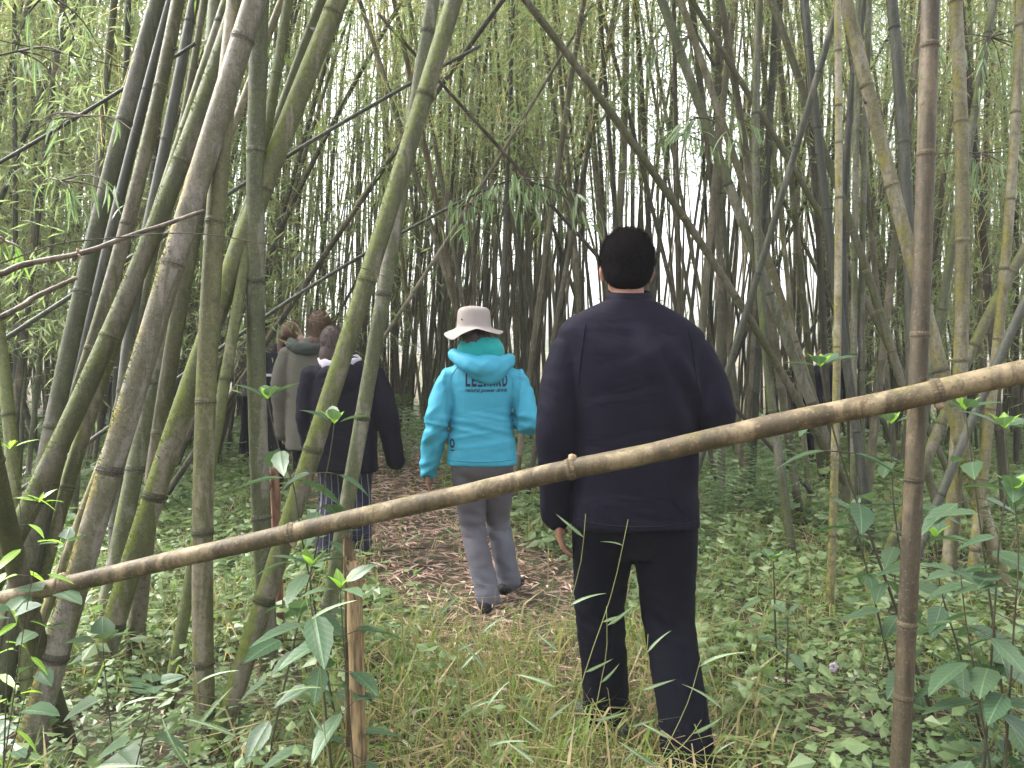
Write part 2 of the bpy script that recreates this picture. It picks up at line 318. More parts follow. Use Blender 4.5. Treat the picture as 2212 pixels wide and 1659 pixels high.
def foliage_mesh(name, n_spray, z0, z1, reach, lmin, lmax, seed, power=1.0):
    rng = np.random.default_rng(seed)
    z = z0 + (z1 - z0) * rng.random(n_spray) ** power; a = rng.random(n_spray) * 2 * np.pi
    r = reach * (0.15 + 0.85 * rng.random(n_spray))
    out = np.stack([np.cos(a), np.sin(a), np.zeros(n_spray)], 1)
    c = out * r[:, None]; c[:, 2] = z - 0.15 * r + 0.25 * rng.normal(size=n_spray)
    k = 8
    P = np.repeat(c, k, 0); O = np.repeat(out, k, 0)
    P = P + O * (rng.random(n_spray * k)[:, None] * 0.22 - 0.1) + rng.normal(size=P.shape) * 0.06
    D = O * 0.6 + np.array([0, 0, -0.5]) + rng.normal(size=P.shape) * 0.7
    Ln = lmin + (lmax - lmin) * rng.random(len(P)); V, Fc = leaves_np(P, D, rng.normal(size=P.shape) + [0, 0, 1], Ln, Ln * 0.125)
    rn = np.repeat(np.clip(np.repeat(rng.random(n_spray), k) * 0.5 + rng.random(len(P)) * 0.5, 0, 1), 4)
    # thin twigs from the culm to each spray
    st = np.zeros((n_spray, 3)); st[:, 2] = z - 0.25 * r; w_ = 0.004
    s = np.cross(out, [0, 0, 1.0]) * w_
    TV = np.stack([st - s, st + s, c], 1).reshape(-1, 3); TF = np.arange(n_spray * 3).reshape(-1, 3) + len(V)
    return np_mesh(name, np.concatenate([V, TV]), np.concatenate([Fc, TF]), np.concatenate([rn, np.full(len(TV), 0.999)]), smooth=False)
FOL = {'dense': [foliage_mesh('dense foliage', 215, 1.5, 9.5, 1.0, 0.08, 0.155, 20 + i) for i in range(5)],
       'sparse': [foliage_mesh('loose foliage', 150, 3.2, 9.0, 0.9, 0.08, 0.15, 40 + i, 0.7) for i in range(4)],
       'mid': [foliage_mesh('mid foliage', 190, 3.4, 9.5, 1.0, 0.08, 0.15, 80 + i, 0.9) for i in range(4)],
       'high': [foliage_mesh('high foliage', 150, 5.2, 10.0, 1.3, 0.12, 0.2, 60 + i) for i in range(3)]}
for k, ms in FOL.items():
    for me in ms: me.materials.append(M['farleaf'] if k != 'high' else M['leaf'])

# ------------------------------------------------------------------ bamboo culms
def lathe_mesh(name, prof, seg=18):
    bm = bmesh.new(); R = [[bm.verts.new((r * math.cos(2 * math.pi * k / seg), r * math.sin(2 * math.pi * k / seg), z)) for k in range(seg)] for r, z in prof]
    for a, b in zip(R, R[1:]):
        for k in range(seg): bm.faces.new((a[k], a[(k + 1) % seg], b[(k + 1) % seg], b[k]))
    return to_mesh(bm, name)
NODE = lathe_mesh('node', [(0.99, -0.34), (1.015, -0.18), (1.06, -0.10), (1.10, -0.06), (1.08, -0.02), (1.012, 0.02), (1.005, 0.07), (1.04, 0.14), (1.03, 0.24), (0.99, 0.40)])
NODE.materials.append(M['node'])
NODE_RAIL = NODE.copy(); NODE_RAIL.materials.clear(); NODE_RAIL.materials.append(M['rail'])
NODE_BY = {}
def node_mesh(mk):
    if mk not in NODE_BY:
        me = NODE.copy(); me.materials.clear(); me.materials.append(M[mk]); me.materials.append(M['node'])
        n = 18
        for f in me.polygons:
            if 3 * n <= f.index < 5 * n: f.material_index = 1
        NODE_BY[mk] = me
    return NODE_BY[mk]

def stem_mesh(P, rad, seg, open_top=False):
    bm = bmesh.new(); tube(bm, P, rad, seg); return to_mesh(bm, 'stem')
def culm(pts, wpx, d0, d1, mk, label, nodes=None, extend_top=True, extend_base=True, top_z=8.5, foliage='high', seg=16, group=None, name='bamboo_culm', cat='bamboo culm', spacing=None, taper=0.75, step=0.09):
    """pts: picture points from top to bottom, d1 at the first and d0 at the last"""
    ys_ = np.array([p[1] for p in pts], float); pf = np.polyfit(ys_, [p[0] for p in pts], 2 if len(pts) > 3 else len(pts) - 1)
    yy_ = np.linspace(ys_[0], ys_[-1], 9); pts = [(float(np.polyval(pf, q)), float(q)) for q in yy_]
    n = len(pts); ys = [p[1] for p in pts]; span = abs(ys[-1] - ys[0]) or 1
    W = [at(p[0], p[1], d1 + (d0 - d1) * (abs(p[1] - ys[0]) / span)) for p in pts]
    dm = 0.5 * (d0 + d1); r = wpx / 2 / FPX * dm
    if extend_base:
        a, b = W[-2], W[-1]; t = (b - a).normalized()
        p = b.copy(); k = 0
        while p.z > ground(p.x, p.y) - 0.06 and k < 400 and t.z < -0.03: p = p + t * 0.05; k += 1
        if (p - b).length > 0.03: W.append(p)
    if extend_top:
        t = (W[0] - W[1]).normalized(); p = W[0]
        if t.z > 0.1 and p.z < top_z:
            L_ = (top_z - p.z) / t.z; W = [p + t * L_ + Vector((t.x * 0.1 * L_, 0.03 * L_, -0.04 * L_)), p + t * L_ * 0.5] + W
    W = W[::-1]                                   # base to top
    length = sum((W[i + 1] - W[i]).length for i in range(len(W) - 1))
    cnt = max(6, int(length / step)); P = catmull(W, cnt); base = P[0].copy()
    root = put(name, None, None, None, label, cat, group, loc=base)
    Pl = [p - base for p in P]
    zmid = sum(p.z for p in W) / len(W)
    rad = [r * (1.08 - (1.08 - taper) * (i / (cnt - 1))) for i in range(cnt)]
    put('stem', stem_mesh(Pl, rad, seg), M[mk], root)
    # nodes
    zs = []
    if nodes:
        for ny in nodes:
            i = min(range(cnt), key=lambda q: abs((829.5 - FPX * math.tan(math.atan2(P[q].z - CAMZ, P[q].y) + PITCH)) - ny)); zs.append(i)
        zs = sorted(set(zs))
        gap = (zs[-1] - zs[0]) / (len(zs) - 1) if len(zs) > 1 else 0.55 / step
        q = zs[-1] + gap
        while q < cnt - 2: zs.append(int(q)); q += gap
        q = zs[0] - gap * 0.85
        while q > 1: zs.append(int(q)); q -= gap * 0.85
    else:
        q = random.uniform(0.1, 0.5) * (spacing or 0.5) / step
        while q < cnt - 2: zs.append(int(q)); q += (spacing or 0.5) / step * random.uniform(0.92, 1.08)
    me = node_mesh(mk)
    for i in zs:
        t = (Pl[min(i + 1, cnt - 1)] - Pl[max(i - 1, 0)]).normalized()
        if P[i].z > 4.2: continue
        o = put('node', me, None, root, loc=Pl[i]); o.rotation_mode = 'QUATERNION'; o.rotation_quaternion = t.to_track_quat('Z', 'Y') @ Quaternion((0, 0, 1), random.random() * 6)
        o.scale = (rad[i] * 1.02, rad[i] * 1.02, rad[i] * 1.15)
    if foliage:
        f = put('foliage', random.choice(FOL[foliage]), None, root)
        ax = (Pl[-1] - Pl[0]).normalized(); f.rotation_mode = 'QUATERNION'; f.rotation_quaternion = ax.to_track_quat('Z', 'Y') @ Quaternion((0, 0, 1), random.random() * 6)
    return root, P, rad

def moss(root, P, rad, a0, a1, n, size=0.009, seed=0, name='moss'):
    rng = np.random.default_rng(seed); base = root.location; cnt = len(P); pos, nrm = [], []
    for k in range(n):
        f = a0 + (a1 - a0) * rng.random(); i = min(cnt - 2, max(1, int(f * (cnt - 1)))); p = P[i].lerp(P[i + 1], rng.random())
        if mnoise.noise((p.z * 9, f * 20, seed)) < -0.12: continue
        t = (P[i + 1] - P[i - 1]).normalized(); m_ = Vector((-0.8, -0.35, 0.5)); m_ = (m_ - t * m_.dot(t)).normalized()
        q = Quaternion(t, rng.normal() * 0.75); d = q @ m_; pos.append(p + d * rad[i] * 0.99 - base); nrm.append(d)
    pos, nrm = np.array([q[:] for q in pos]), np.array([q[:] for q in nrm]); m2 = len(pos)
    D = nrm * 0.8 + rng.normal(size=(m2, 3)) * 0.6; Ln = rng.uniform(0.4, 1.0, m2) * size
    V, Fc = leaves_np(pos, D, rng.normal(size=(m2, 3)), Ln, Ln * 0.5); o = put(name, np_mesh('moss', V, Fc, np.repeat(rng.random(m2), 4), smooth=False), M['mossleaf'], root); o['kind'] = 'stuff'
_b = bmesh.new(); tube(_b, [Vector((0, 0, -0.5)), Vector((0, 0, 0.2)), Vector((0.1, 0, 0.8)), Vector((0.25, 0.05, 1.5))], [0.55, 0.5, 0.32, 0.2], 7)
tube(_b, [Vector((0.1, 0, 0.2)), Vector((0.7, 0.2, 0.9))], [0.3, 0.14], 6); STUB = to_mesh(_b, 'stub')
MOSSY = {3: (0.1, 0.62, 5200, 0.010), 4: (0.0, 0.22, 2600, 0.011), 8: (0.0, 0.14, 900, 0.012), 18: (0.0, 0.3, 1300, 0.009), 15: (0.0, 0.3, 900, 0.01), 20: (0, 0.12, 1500, 0.02), 23: (0.0, 0.14, 900, 0.012), 2: (0.2, 0.5, 900, 0.008)}
HERO = [
 # pts top->bottom, width px, d base, d top, material, label, node rows
 ([(338, 0), (269, 271), (180, 608), (117, 910), (78, 1110)], 40, 2.95, 3.3, 'grey', 'thick grey-brown bamboo culm at far left, crossed by the dead branch in front', (271, 608, 910)),
 ([(368, 0), (312, 222), (236, 514), (172, 800)], 24, 3.3, 3.6, 'dark', 'thin dark culm squeezed behind the thick grey-brown culm at far left', (208, 508)),
 ([(385, 0), (344, 198), (274, 493), (194, 764), (140, 940)], 34, 3.05, 3.5, 'olive', 'olive culm with a dark branch stub at its upper node', (198, 493, 766)),
 ([(522, 0), (486, 94), (427, 208), (385, 371), (299, 583), (236, 747), (118, 975), (70, 1080)], 44, 2.75, 3.15, 'mossy', 'culm furred with green moss, bending left towards its base', (371, 747)),
 ([(553, 0), (522, 108), (448, 278), (385, 576), (299, 771), (250, 1003), (167, 1250), (130, 1395), (76, 1552), (52, 1650)], 57, 2.52, 2.75, 'orange', 'thickest leaning bamboo culm with orange-yellow left edge and grey lichen', (108, 576, 1003, 1395)),
 ([(512, 0), (484, 250), (462, 479), (446, 845), (439, 1166), (441, 1430), (441, 1600)], 47, 2.66, 2.8, 'olive', 'upright khaki culm behind the rail, straight below the broken dead branch tip', (479, 845, 1166, 1430)),
 ([(572, 0), (549, 150), (543, 321), (555, 613), (559, 757), (569, 1100), (566, 1260)], 44, 3.3, 3.3, 'grey', 'upright grey-green culm standing in front of the person in the grey coat', (321, 613, 1100)),
 ([(618, 0), (600, 180), (573, 295), (521, 640), (484, 825), (440, 1080), (406, 1257), (361, 1552)], 27, 2.9, 3.5, 'green', 'slim bright green culm curving behind the upright khaki culm', (180, 825, 1406)),
 ([(726, 0), (713, 35), (667, 174), (569, 413), (503, 583), (410, 826), (319, 1090), (278, 1257), (243, 1361)], 50, 3.15, 3.4, 'mossy', 'broad leaning culm with dark right side and moss collar low down', (35, 413, 1090, 1361)),
 ([(692, 0), (667, 76), (618, 208), (560, 370), (470, 640)], 24, 3.9, 4.0, 'green', 'narrow green culm showing along the left edge of the broad leaning culm', (76,)),
 ([(470, 250), (396, 653), (342, 924), (300, 1300), (288, 1470)], 38, 3.25, 3.5, 'olive', 'olive culm with peeling orange strip between the two broad leaning culms', (924, 1385)),
 ([(330, 440), (288, 688), (262, 845), (250, 1135)], 28, 4.1, 4.4, 'dark', 'dark upright culm half hidden behind the mossy culm', (845, 1135)),
 ([(300, 800), (194, 1069), (150, 1185)], 22, 3.4, 3.6, 'yellow', 'short-looking orange-yellow culm foot beside the thickest leaning culm', (1120,)),
 ([(260, 700), (180, 930), (149, 1045), (90, 1240)], 34, 3.2, 3.4, 'mossy', 'mossy culm foot emerging under the green moss-furred culm', (1045,)),
 ([(-60, 420), (0, 720), (14, 896), (30, 1020)], 29, 3.0, 3.2, 'green', 'smooth pale green culm cut by the left picture edge', (896,)),
 ([(-60, 800), (0, 1050), (52, 1291), (90, 1440), (150, 1610)], 48, 2.72, 2.0, 'mossy', 'mossy culm passing in front of the rail and leaning out to the left', (1291,)),
 ([(466, 0), (461, 83), (440, 250), (400, 480)], 38, 4.2, 4.4, 'grey', 'grey culm behind the mossy culm and the thickest culm, near the top', (83,)),
 ([(440, 0), (420, 130), (395, 260), (330, 560)], 17, 4.6, 4.8, 'olive', 'thin upright olive culm left of the grey culm near the top', (45, 150)),
 ([(976, 0), (921, 215), (887, 330), (841, 417), (795, 608), (764, 681), (681, 965), (604, 1187), (576, 1288), (497, 1517), (465, 1630)], 46, 2.62, 2.95, 'mossy', 'mossy leaning culm in front of the girl in the navy rain coat', (215, 608, 965, 1288)),
 ([(939, 0), (921, 90), (900, 156), (862, 486), (828, 625), (780, 899), (750, 1094)], 36, 3.35, 3.5, 'grey', 'scarred grey culm just right of the mossy leaning culm, twin to it', (90, 625, 899)),
 # right side
 ([(1829, 0), (1873, 198), (1906, 312), (1927, 413), (1961, 538), (2020, 740), (2060, 880), (2145, 1187), (2175, 1291)], 33, 3.95, 4.2, 'yellow', 'yellow lichened culm slanting down to the right behind the brown post', (198, 413, 792)),
 ([(2064, 0), (2076, 250), (2078, 521), (2074, 767), (2062, 1118), (2040, 1310)], 32, 4.1, 4.2, 'yellow', 'upright yellow-green culm to the right of the brown post', (250, 521, 767)),
 ([(1927, 0), (1932, 66), (1951, 311), (1961, 451), (1968, 700)], 28, 4.7, 4.9, 'dark', 'dark grey-green upright culm just left of the brown post', (66, 311)),
 ([(1810, 0), (1810, 330), (1811, 521), (1808, 740), (1802, 1035), (1802, 1152), (1788, 1361)], 18, 3.7, 3.9, 'yellow', 'straight slim yellow culm with mossy foot, standing alone', (105, 215, 326, 430, 740, 1010)),
 ([(1802, 35), (1767, 167), (1722, 316), (1659, 521), (1638, 583), (1566, 826)], 17, 5.2, 4.8, 'dark', 'dark snapped culm slanting down to the left, crossing the paler ones', (167, 316, 600)),
 ([(1133, 0), (1261, 160), (1369, 309), (1477, 476), (1541, 569), (1652, 740), (1711, 844), (1790, 985)], 19, 5.3, 4.9, 'olive', 'long culm slanting steeply from top centre down to the right', (30, 160, 309, 480, 642, 790)),
 ([(1430, 0), (1465, 104), (1517, 236), (1569, 399), (1638, 566), (1680, 670), (1722, 798)], 24, 5.4, 5.6, 'grey', 'grey slanting culm, left one of the parallel pair right of the man', (104, 399, 640)),
 ([(1468, 0), (1506, 104), (1545, 208), (1600, 382), (1645, 521), (1708, 722), (1739, 792)], 18, 5.6, 5.8, 'yellow', 'pale slanting culm, right one of the parallel pair right of the man', (70, 208, 382, 590)),
 ([(1736, 0), (1750, 94), (1767, 312), (1791, 521), (1826, 722), (1835, 850)], 21, 5.0, 5.2, 'dark', 'dark culm crossing behind the slim yellow culm', (94, 280, 440)),
 ([(1604, 180), (1704, 347), (1791, 514), (1861, 618), (1913, 722), (1945, 812)], 15, 5.8, 6.2, 'olive', 'thin olive culm on a long diagonal down towards the brown post', (180, 347, 520)),
 ([(1800, 380), (1861, 549), (1899, 670), (1947, 826)], 19, 5.0, 5.2, 'olive', 'olive slanting culm meeting the brown post just above the rail', (670, 760)),
 ([(2204, 0), (2197, 236), (2187, 417), (2166, 583), (2156, 705), (2140, 900)], 23, 4.0, 4.1, 'yellow', 'orange-yellow culm close to the right edge of the grove', (60, 236, 417, 600)),
 ([(2290, 500), (2212, 640), (2156, 774), (2100, 930), (2016, 1100)], 21, 3.6, 3.6, 'dark', 'blackish culm leaning left to its foot beyond the rail', (640,)),
 ([(1866, 0), (1850, 150), (1826, 347), (1822, 521), (1830, 760)], 17, 5.4, 5.6, 'dark', 'nearly black culm between the slim yellow and the yellow lichened one', (150, 345)),
 ([(1850, 250), (1847, 549), (1843, 800), (1844, 1030)], 15, 5.1, 5.3, 'grey', 'left of two upright grey culms standing side by side above the rail', (549, 760)),
 ([(1868, 330), (1862, 549), (1861, 800), (1862, 1035)], 15, 5.1, 5.3, 'grey', 'right of two upright grey culms standing side by side above the rail', (600, 800)),
 ([(2150, 0), (2120, 140), (2085, 330), (2060, 560), (2010, 800)], 20, 5.4, 5.6, 'grey', 'grey culm leaning left behind the upright yellow-green culm', (240,)),
 ([(2290, 420), (2212, 545), (2130, 690), (2060, 850)], 24, 4.8, 5.0, 'olive', 'olive culm leaning in from the right picture edge', (600, 740)),
 ([(1550, 0), (1552, 250), (1556, 420), (1552, 640), (1558, 850)], 17, 7.0, 7.2, 'far', 'upright grey culm in the bright gap right of the man', (130, 300)),
 ([(1640, 0), (1632, 300), (1640, 520), (1655, 800), (1690, 1030)], 20, 5.2, 5.6, 'grey', 'grey culm whose foot stands free in the green plants right of the man', (250, 520, 900)),
 ([(1352, 30), (1347, 309), (1330, 560)], 19, 7.5, 7.6, 'olive', 'straight olive culm rising from behind the head of the man', (110, 330)),
]
for i, (p, wp, d0, d1, mk, lab, nd) in enumerate(HERO):
    r_, P_, rad_ = culm(p, wp * 0.87, d0, d1, mk, lab, nd, group='large bamboo culms of the near grove', foliage='high' if i % 4 == 1 else None)

    for q in range(len(P_) // 3, len(P_) - 4, 17):
        if i % 2 == 0 and P_[q].z < 3.6:
            t_ = (P_[q + 1] - P_[q - 1]).normalized(); sd = random.choice((-1, 1)); o_ = put('branch_stub', STUB, M['dark'], r_, loc=P_[q] - r_.location + Vector((sd * rad_[q] * 0.95, -rad_[q] * 0.2, 0)))
            o_.rotation_euler = (random.uniform(-0.4, 0.4), sd * random.uniform(0.6, 1.2), 0); o_.scale = (rad_[q] * 0.5,) * 3
    if i in MOSSY: moss(r_, P_, rad_, *MOSSY[i], seed=i)

# brown dead post behind the right end of the rail
culm([(2010, 0), (2001, 302), (1986, 736), (1972, 1076), (1961, 1336), (1944, 1640)], 37, 1.96, 2.02, 'dry', 'brown dried bamboo post standing behind the right end of the rail',
     (302, 736, 1076, 1336, 1545), foliage=None, name='bamboo_post', cat='post', seg=20, top_z=3.6, taper=0.95)

# leaning dead poles and sticks
STICK = [
 ([(422, 94), (264, 194), (150, 262), (0, 351)], 10, 4.4, 4.4, 'dark', 'thin dark dead pole slanting behind the culms at upper left'),
 ([(1043, 99), (963, 135), (845, 205), (713, 278), (625, 340), (500, 412)], 10, 4.2, 4.6, 'dark', 'thin dark dead pole with a cut upper tip, crossing the mossy leaning culm'),
 ([(1060, 400), (963, 458), (869, 500), (790, 548), (580, 674), (520, 725)], 9, 5.0, 5.4, 'dark', 'lower thin dead pole slanting up from the heads of the walkers'),
 ([(1282, 7), (1196, 146), (1081, 330), (935, 576), (831, 722)], 9, 6.4, 6.6, 'far', 'thin olive pole leaning up to the right above the beige hat'),
 ([(807, 28), (887, 108), (956, 163), (1081, 326), (1175, 430), (1289, 559), (1420, 690)], 9, 6.2, 5.8, 'twig', 'thin brown dead pole slanting down behind the head of the man'),
]
for p, wp, d0, d1, mk, lab in STICK:
    culm(p, wp, d0, d1, mk, lab, None, extend_top=False, foliage=None, name='dead_pole', cat='pole', group='leaning dead poles', seg=10, spacing=0.42)

# dead branches: thin bent sticks
def stick(pts, ds, w0, w1, mk, label, name='dead_branch', cat='branch', seg=8, knots=()):
    P = [at(p[0], p[1], d) for p, d in zip(pts, ds)]; base = P[0].copy(); n = 24
    Q = catmull(P, n); Q = [q - base for q in Q]; dm = sum(ds) / len(ds)
    jit = [Vector((mnoise.noise(q * 9 + base), mnoise.noise(q * 9 + base + Vector((5, 0, 0))), mnoise.noise(q * 9 - base))) * (w0 * 0.15 / FPX * dm) for q in Q]
    Q = [q + j for q, j in zip(Q, jit)]
    bm = bmesh.new(); tube(bm, Q, [(w0 + (w1 - w0) * i / (n - 1)) / 2 / FPX * dm * (1 + 0.08 * math.sin(i * 2.1)) for i in range(n)], seg)
    root = put(name, to_mesh(bm, 'branch'), M[mk], None, label, cat, loc=base)
    for k in knots:
        q = Q[int(k * (n - 1))]; kb = bmesh.new()
        for j in range(7):
            d = Vector((random.gauss(0, 1), random.gauss(0, 1), random.gauss(0, 1))).normalized(); L_ = w0 / FPX * dm * random.uniform(0.6, 1.5)
            tube(kb, [q, q + d * L_ * 0.6, q + d * L_], [w0 / FPX * dm * 0.28, w0 / FPX * dm * 0.2, w0 / FPX * dm * 0.05], 6)
        put('frayed_knot', to_mesh(kb, 'knot'), M['nodepale'], root)
    return root
stick([(-40, 600), (0, 592), (35, 576), (156, 552), (312, 500), (441, 456)], [1.9, 1.92, 1.95, 2.0, 2.1, 2.2], 14, 9, 'twig', 'bent dead branch with a broken tip reaching in front of the left culms', knots=(0.42,))
stick([(-40, 705), (0, 687), (80, 640), (163, 601)], [2.3, 2.3, 2.5, 2.75], 13, 11, 'twig', 'shorter dead branch below the bent one at the left edge')
stick([(-20, 575), (0, 569), (118, 528), (235, 515), (392, 503), (635, 541), (768, 573), (852, 606)], [1.9, 1.9, 1.95, 2.0, 2.05, 2.2, 2.3, 2.35], 3.2, 2, 'litter' if False else 'twig', 'thin dry vine hanging across the left culms', 'dry_vine', 'vine', 5)
stick([(-20, 82), (0, 87), (120, 112), (278, 148)], [2.6, 2.6, 2.7, 2.85], 3, 2.4, 'dark', 'dark thin vine at the upper left corner', 'dry_vine', 'vine', 5)
stick([(240, 1480), (330, 1490), (486, 1510), (660, 1520)], [2.1, 2.12, 2.2, 2.25], 3, 2, 'drygrass' if False else 'rail', 'yellow straw stem stretched across the bottom of the left culms', 'straw_stalk', 'straw', 5)

# ------------------------------------------------------------------ the rail and its stakes
def make_rail():
    pp = [(-160, 1336), (0, 1297), (121, 1268), (347, 1215), (642, 1149), (1095, 1045), (1234, 1014), (1444, 969), (1791, 892), (2017, 847), (2212, 802), (2420, 752)]
    def dd(px): return float(np.interp(px, [-160, 0, 642, 1234, 2017, 2420], [2.46, 2.38, 2.24, 2.12, 1.885, 1.78]))
    P = [at(x, y, dd(x)) for x, y in pp]; n = 150; Q = catmull(P, n); base = at(1106, 1040, dd(1106)); Q = [q - base for q in Q]
    Q = [q + Vector((0, 0, 0.0035 * mnoise.noise(q * 4) )) for q in Q]
    r = [0.0262 + 0.0042 * i / n * 0.6 + 0.0011 * mnoise.noise((i * 0.3, 0, 0)) for i in range(n)]
    root = put('bamboo_rail', None, None, None, 'weathered horizontal bamboo rail sloping across in front of the walkers', 'rail', loc=base)
    bm = bmesh.new(); tube(bm, Q, r, 24); put('stem', to_mesh(bm, 'stem'), M['rail'], root)
    for x, side in ((124, 1), (636, -1), (1240, 1), (2022, -1)):
        i = min(range(n), key=lambda k: abs((Q[k] + base).x - (x - 1106) / FPX * dd(x)))
        t = (Q[i + 1] - Q[i - 1]).normalized(); nd = put('node', NODE_RAIL, None, root, loc=Q[i]); nd.rotation_mode = 'QUATERNION'
        nd.rotation_quaternion = t.to_track_quat('Z', 'Y'); nd.scale = (r[i] * 1.06, r[i] * 1.06, r[i] * 1.25)
        b2 = bmesh.new(); c0 = Q[i] + Vector((0.004, -r[i] * 0.25, side * r[i] * 0.9))
        for k in range(9):
            d = Vector((random.gauss(0, 0.6), random.gauss(-0.3, 0.5), side * 1.0)).normalized(); s = 0.017 * random.uniform(0.6, 1.1)
            tube(b2, [c0 - d * 0.008, c0 + d * s * 0.6, c0 + d * s], [0.009, 0.008, 0.004], 7)
        put('branch_stub', to_mesh(b2, 'stub'), M['nodepale'], root)
    return dd
rail_d = make_rail()

def split_stake(top, bot, wpx, d, mk, label, tall=True):
    a, b = at(*top, d), at(*bot, d); b.z = ground(b.x, b.y) - 0.08; base = b.copy(); r = wpx / 2 / FPX * d
    root = put('wooden_stake', None, None, None, label, 'stake', loc=base)
    n = 22; P = [(a.lerp(b, i / (n - 1)) - base) for i in range(n)][::-1]
    bm = bmesh.new(); rings = tube(bm, P, [r * (1 + 0.09 * mnoise.noise((i * 0.7, 0, d))) for i in range(n)], 16)
    for v in bm.verts: v.co += Vector((mnoise.noise(v.co * Vector((60, 60, 8)) if False else Vector((v.co.x * 60, v.co.y * 60, v.co.z * 5))), mnoise.noise(Vector((v.co.x * 60 + 9, v.co.y * 60, v.co.z * 5))), 0)) * r * 0.16
    top_v = [v for v in bm.verts if v.co.z > P[-1].z - 0.004]
    for v in top_v: v.co.z += random.uniform(-0.006, 0.008)
    put('post', to_mesh(bm, 'post', True), M[mk], root)
    if tall:      # the splintered rear half standing higher
        bm = bmesh.new(); h = P[-1].z; c = P[-1]
        for k in range(7):
            x0 = -r * 1.05 + r * 1.25 * k / 6; hh = h + 0.085 * (1 - abs(k - 2) / 6.5) + random.uniform(-0.01, 0.01)
            q = [Vector((c.x + x0, c.y + r * 0.75, h - 0.55)), Vector((c.x + x0 - 0.002, c.y + r * 0.85, h - 0.1)), Vector((c.x + x0 - 0.006, c.y + r * 0.8, hh - 0.02)), Vector((c.x + x0 - 0.007 + 0.004 * k * 0.3, c.y + r * 0.8, hh))]
            tube(bm, q, [r * 0.26, r * 0.26, r * 0.22, r * 0.06], 7)
        put('splintered_half', to_mesh(bm, 'splinter', True), M[mk], root)
    bm = bmesh.new()
    for k in range(9):
        p = P[-1] + Vector((random.uniform(-r, r) * 0.9, -r * random.uniform(0.2, 0.95), -0.004)); tube(bm, [p, p + Vector((random.uniform(-0.01, 0.01), 0, random.uniform(0.008, 0.022)))], [0.0022, 0.0006], 5)
    for k in range(3):
        p = P[-1] + Vector((random.uniform(-r, r) * 0.6, -r * 1.05, -0.05 - 0.03 * k)); tube(bm, [p, p + Vector((-0.012, -0.006, 0.045))], [0.003, 0.001], 5)
    put('splinters', to_mesh(bm, 'splinters'), M['splitwood'], root)
split_stake((763, 1212), (781, 1659), 33, rail_d(760) + 0.0, 'splitwood', 'split tan stake propped under the rail at its middle')
split_stake((592, 1000), (607, 1400), 20, 3.5, 'redwood', 'reddish-brown rotten stake behind the mossy leaning culm', tall=False)

# ------------------------------------------------------------------ the grove behind: individual culms
def bg_culm(x, y, lean_x, lean_y, h, r, mk, label, fol, group):
    z = ground(x, y) - 0.05; n = 16
    bend = random.uniform(-0.13, 0.13); P = []
    for i in range(n):
        t = i / (n - 1); P.append(Vector((lean_x * h * t + bend * math.sin(t * math.pi) * 0.6 + lean_x * h * 0.25 * t ** 3, lean_y * h * t, h * t)))
    sp = random.uniform(0.30, 0.46); bm = bmesh.new(); pts, rad = [], []
    length = h; k = 0; s = random.uniform(0, sp)
    ss = [0.0]
    while s < min(h, 6.5):
        ss += [s - r * 0.5, s - r * 0.12, s + r * 0.15, s + r * 0.55]; s += sp * random.uniform(0.9, 1.1)
    ss += [h * 0.8, h]
    def interp(zv):
        f = max(0, min(n - 1.001, zv / h * (n - 1))); i = int(f); return P[i].lerp(P[i + 1], f - i)
    last = -1
    for j, zv in enumerate(ss):
        if zv <= last + 1e-4: continue
        last = zv; pts.append(interp(zv)); q = (j - 1) % 4
        taper = 1 - 0.55 * zv / h
        rad.append(r * taper * (1.0 if j == 0 or j >= len(ss) - 2 or q in (0, 3) else (1.16 if q == 1 else 1.06)))
    tube(bm, pts, rad, 7)
    root = put('bamboo_culm', to_mesh(bm, 'culm'), M[mk], None, label, 'bamboo culm', group, loc=(x, y, z))
    if fol:
        f = put('foliage', random.choice(FOL[fol]), None, root); ax = Vector((lean_x, lean_y, 1)).normalized()
        f.rotation_mode = 'QUATERNION'; f.rotation_quaternion = ax.to_track_quat('Z', 'Y') @ Quaternion((0, 0, 1), random.random() * 6)
    return root
LAND = [(-400, 60, 'at the left edge of the grove'), (60, 200, 'left of the thick grey-brown culm foot'), (200, 330, 'behind the green moss-furred culm'), (330, 460, 'behind the upright khaki culm'), (460, 560, 'left of the leading walker'),
        (560, 700, 'behind the olive-grey coat'), (700, 860, 'behind the mossy culm by the girl in navy'), (860, 960, 'left of the beige hat'), (960, 1090, 'right behind the beige hat'), (1090, 1190, 'right of the beige hat'), (1190, 1300, 'by the left shoulder of the man'),
        (1300, 1420, 'behind the head of the man'), (1420, 1540, 'by the right shoulder of the man'), (1540, 1700, 'between the man and the slim yellow culm'), (1700, 1830, 'around the slim yellow culm'), (1830, 1960, 'left of the brown post'), (1960, 2090, 'behind the brown post'), (2090, 3000, 'at the right edge of the grove')]
SHADE = {'far': 'olive-brown', 'dark': 'dark', 'grey': 'grey-green', 'olive': 'khaki', 'dry': 'dry brown'}
def zone(px, mk, lean, y, r):
    place = next(l for a, b, l in LAND if a <= px < b)
    ln = 'upright' if abs(lean) < 0.07 else ('right-leaning' if lean > 0 else 'left-leaning')
    far = 'nearer' if y < 8.6 else ('distant' if y > 11 else 'farther')
    grp = ('culms of the left grove', 'culms behind the walkers', 'culms behind the woman', 'culms behind the man', 'culms of the right grove')[(px > 330) + (px > 860) + (px > 1300) + (px > 1720)]
    return f"{far} {SHADE[mk]} {ln} bamboo culm standing {place}", grp
placed = 0; tries = 0
clumps = []
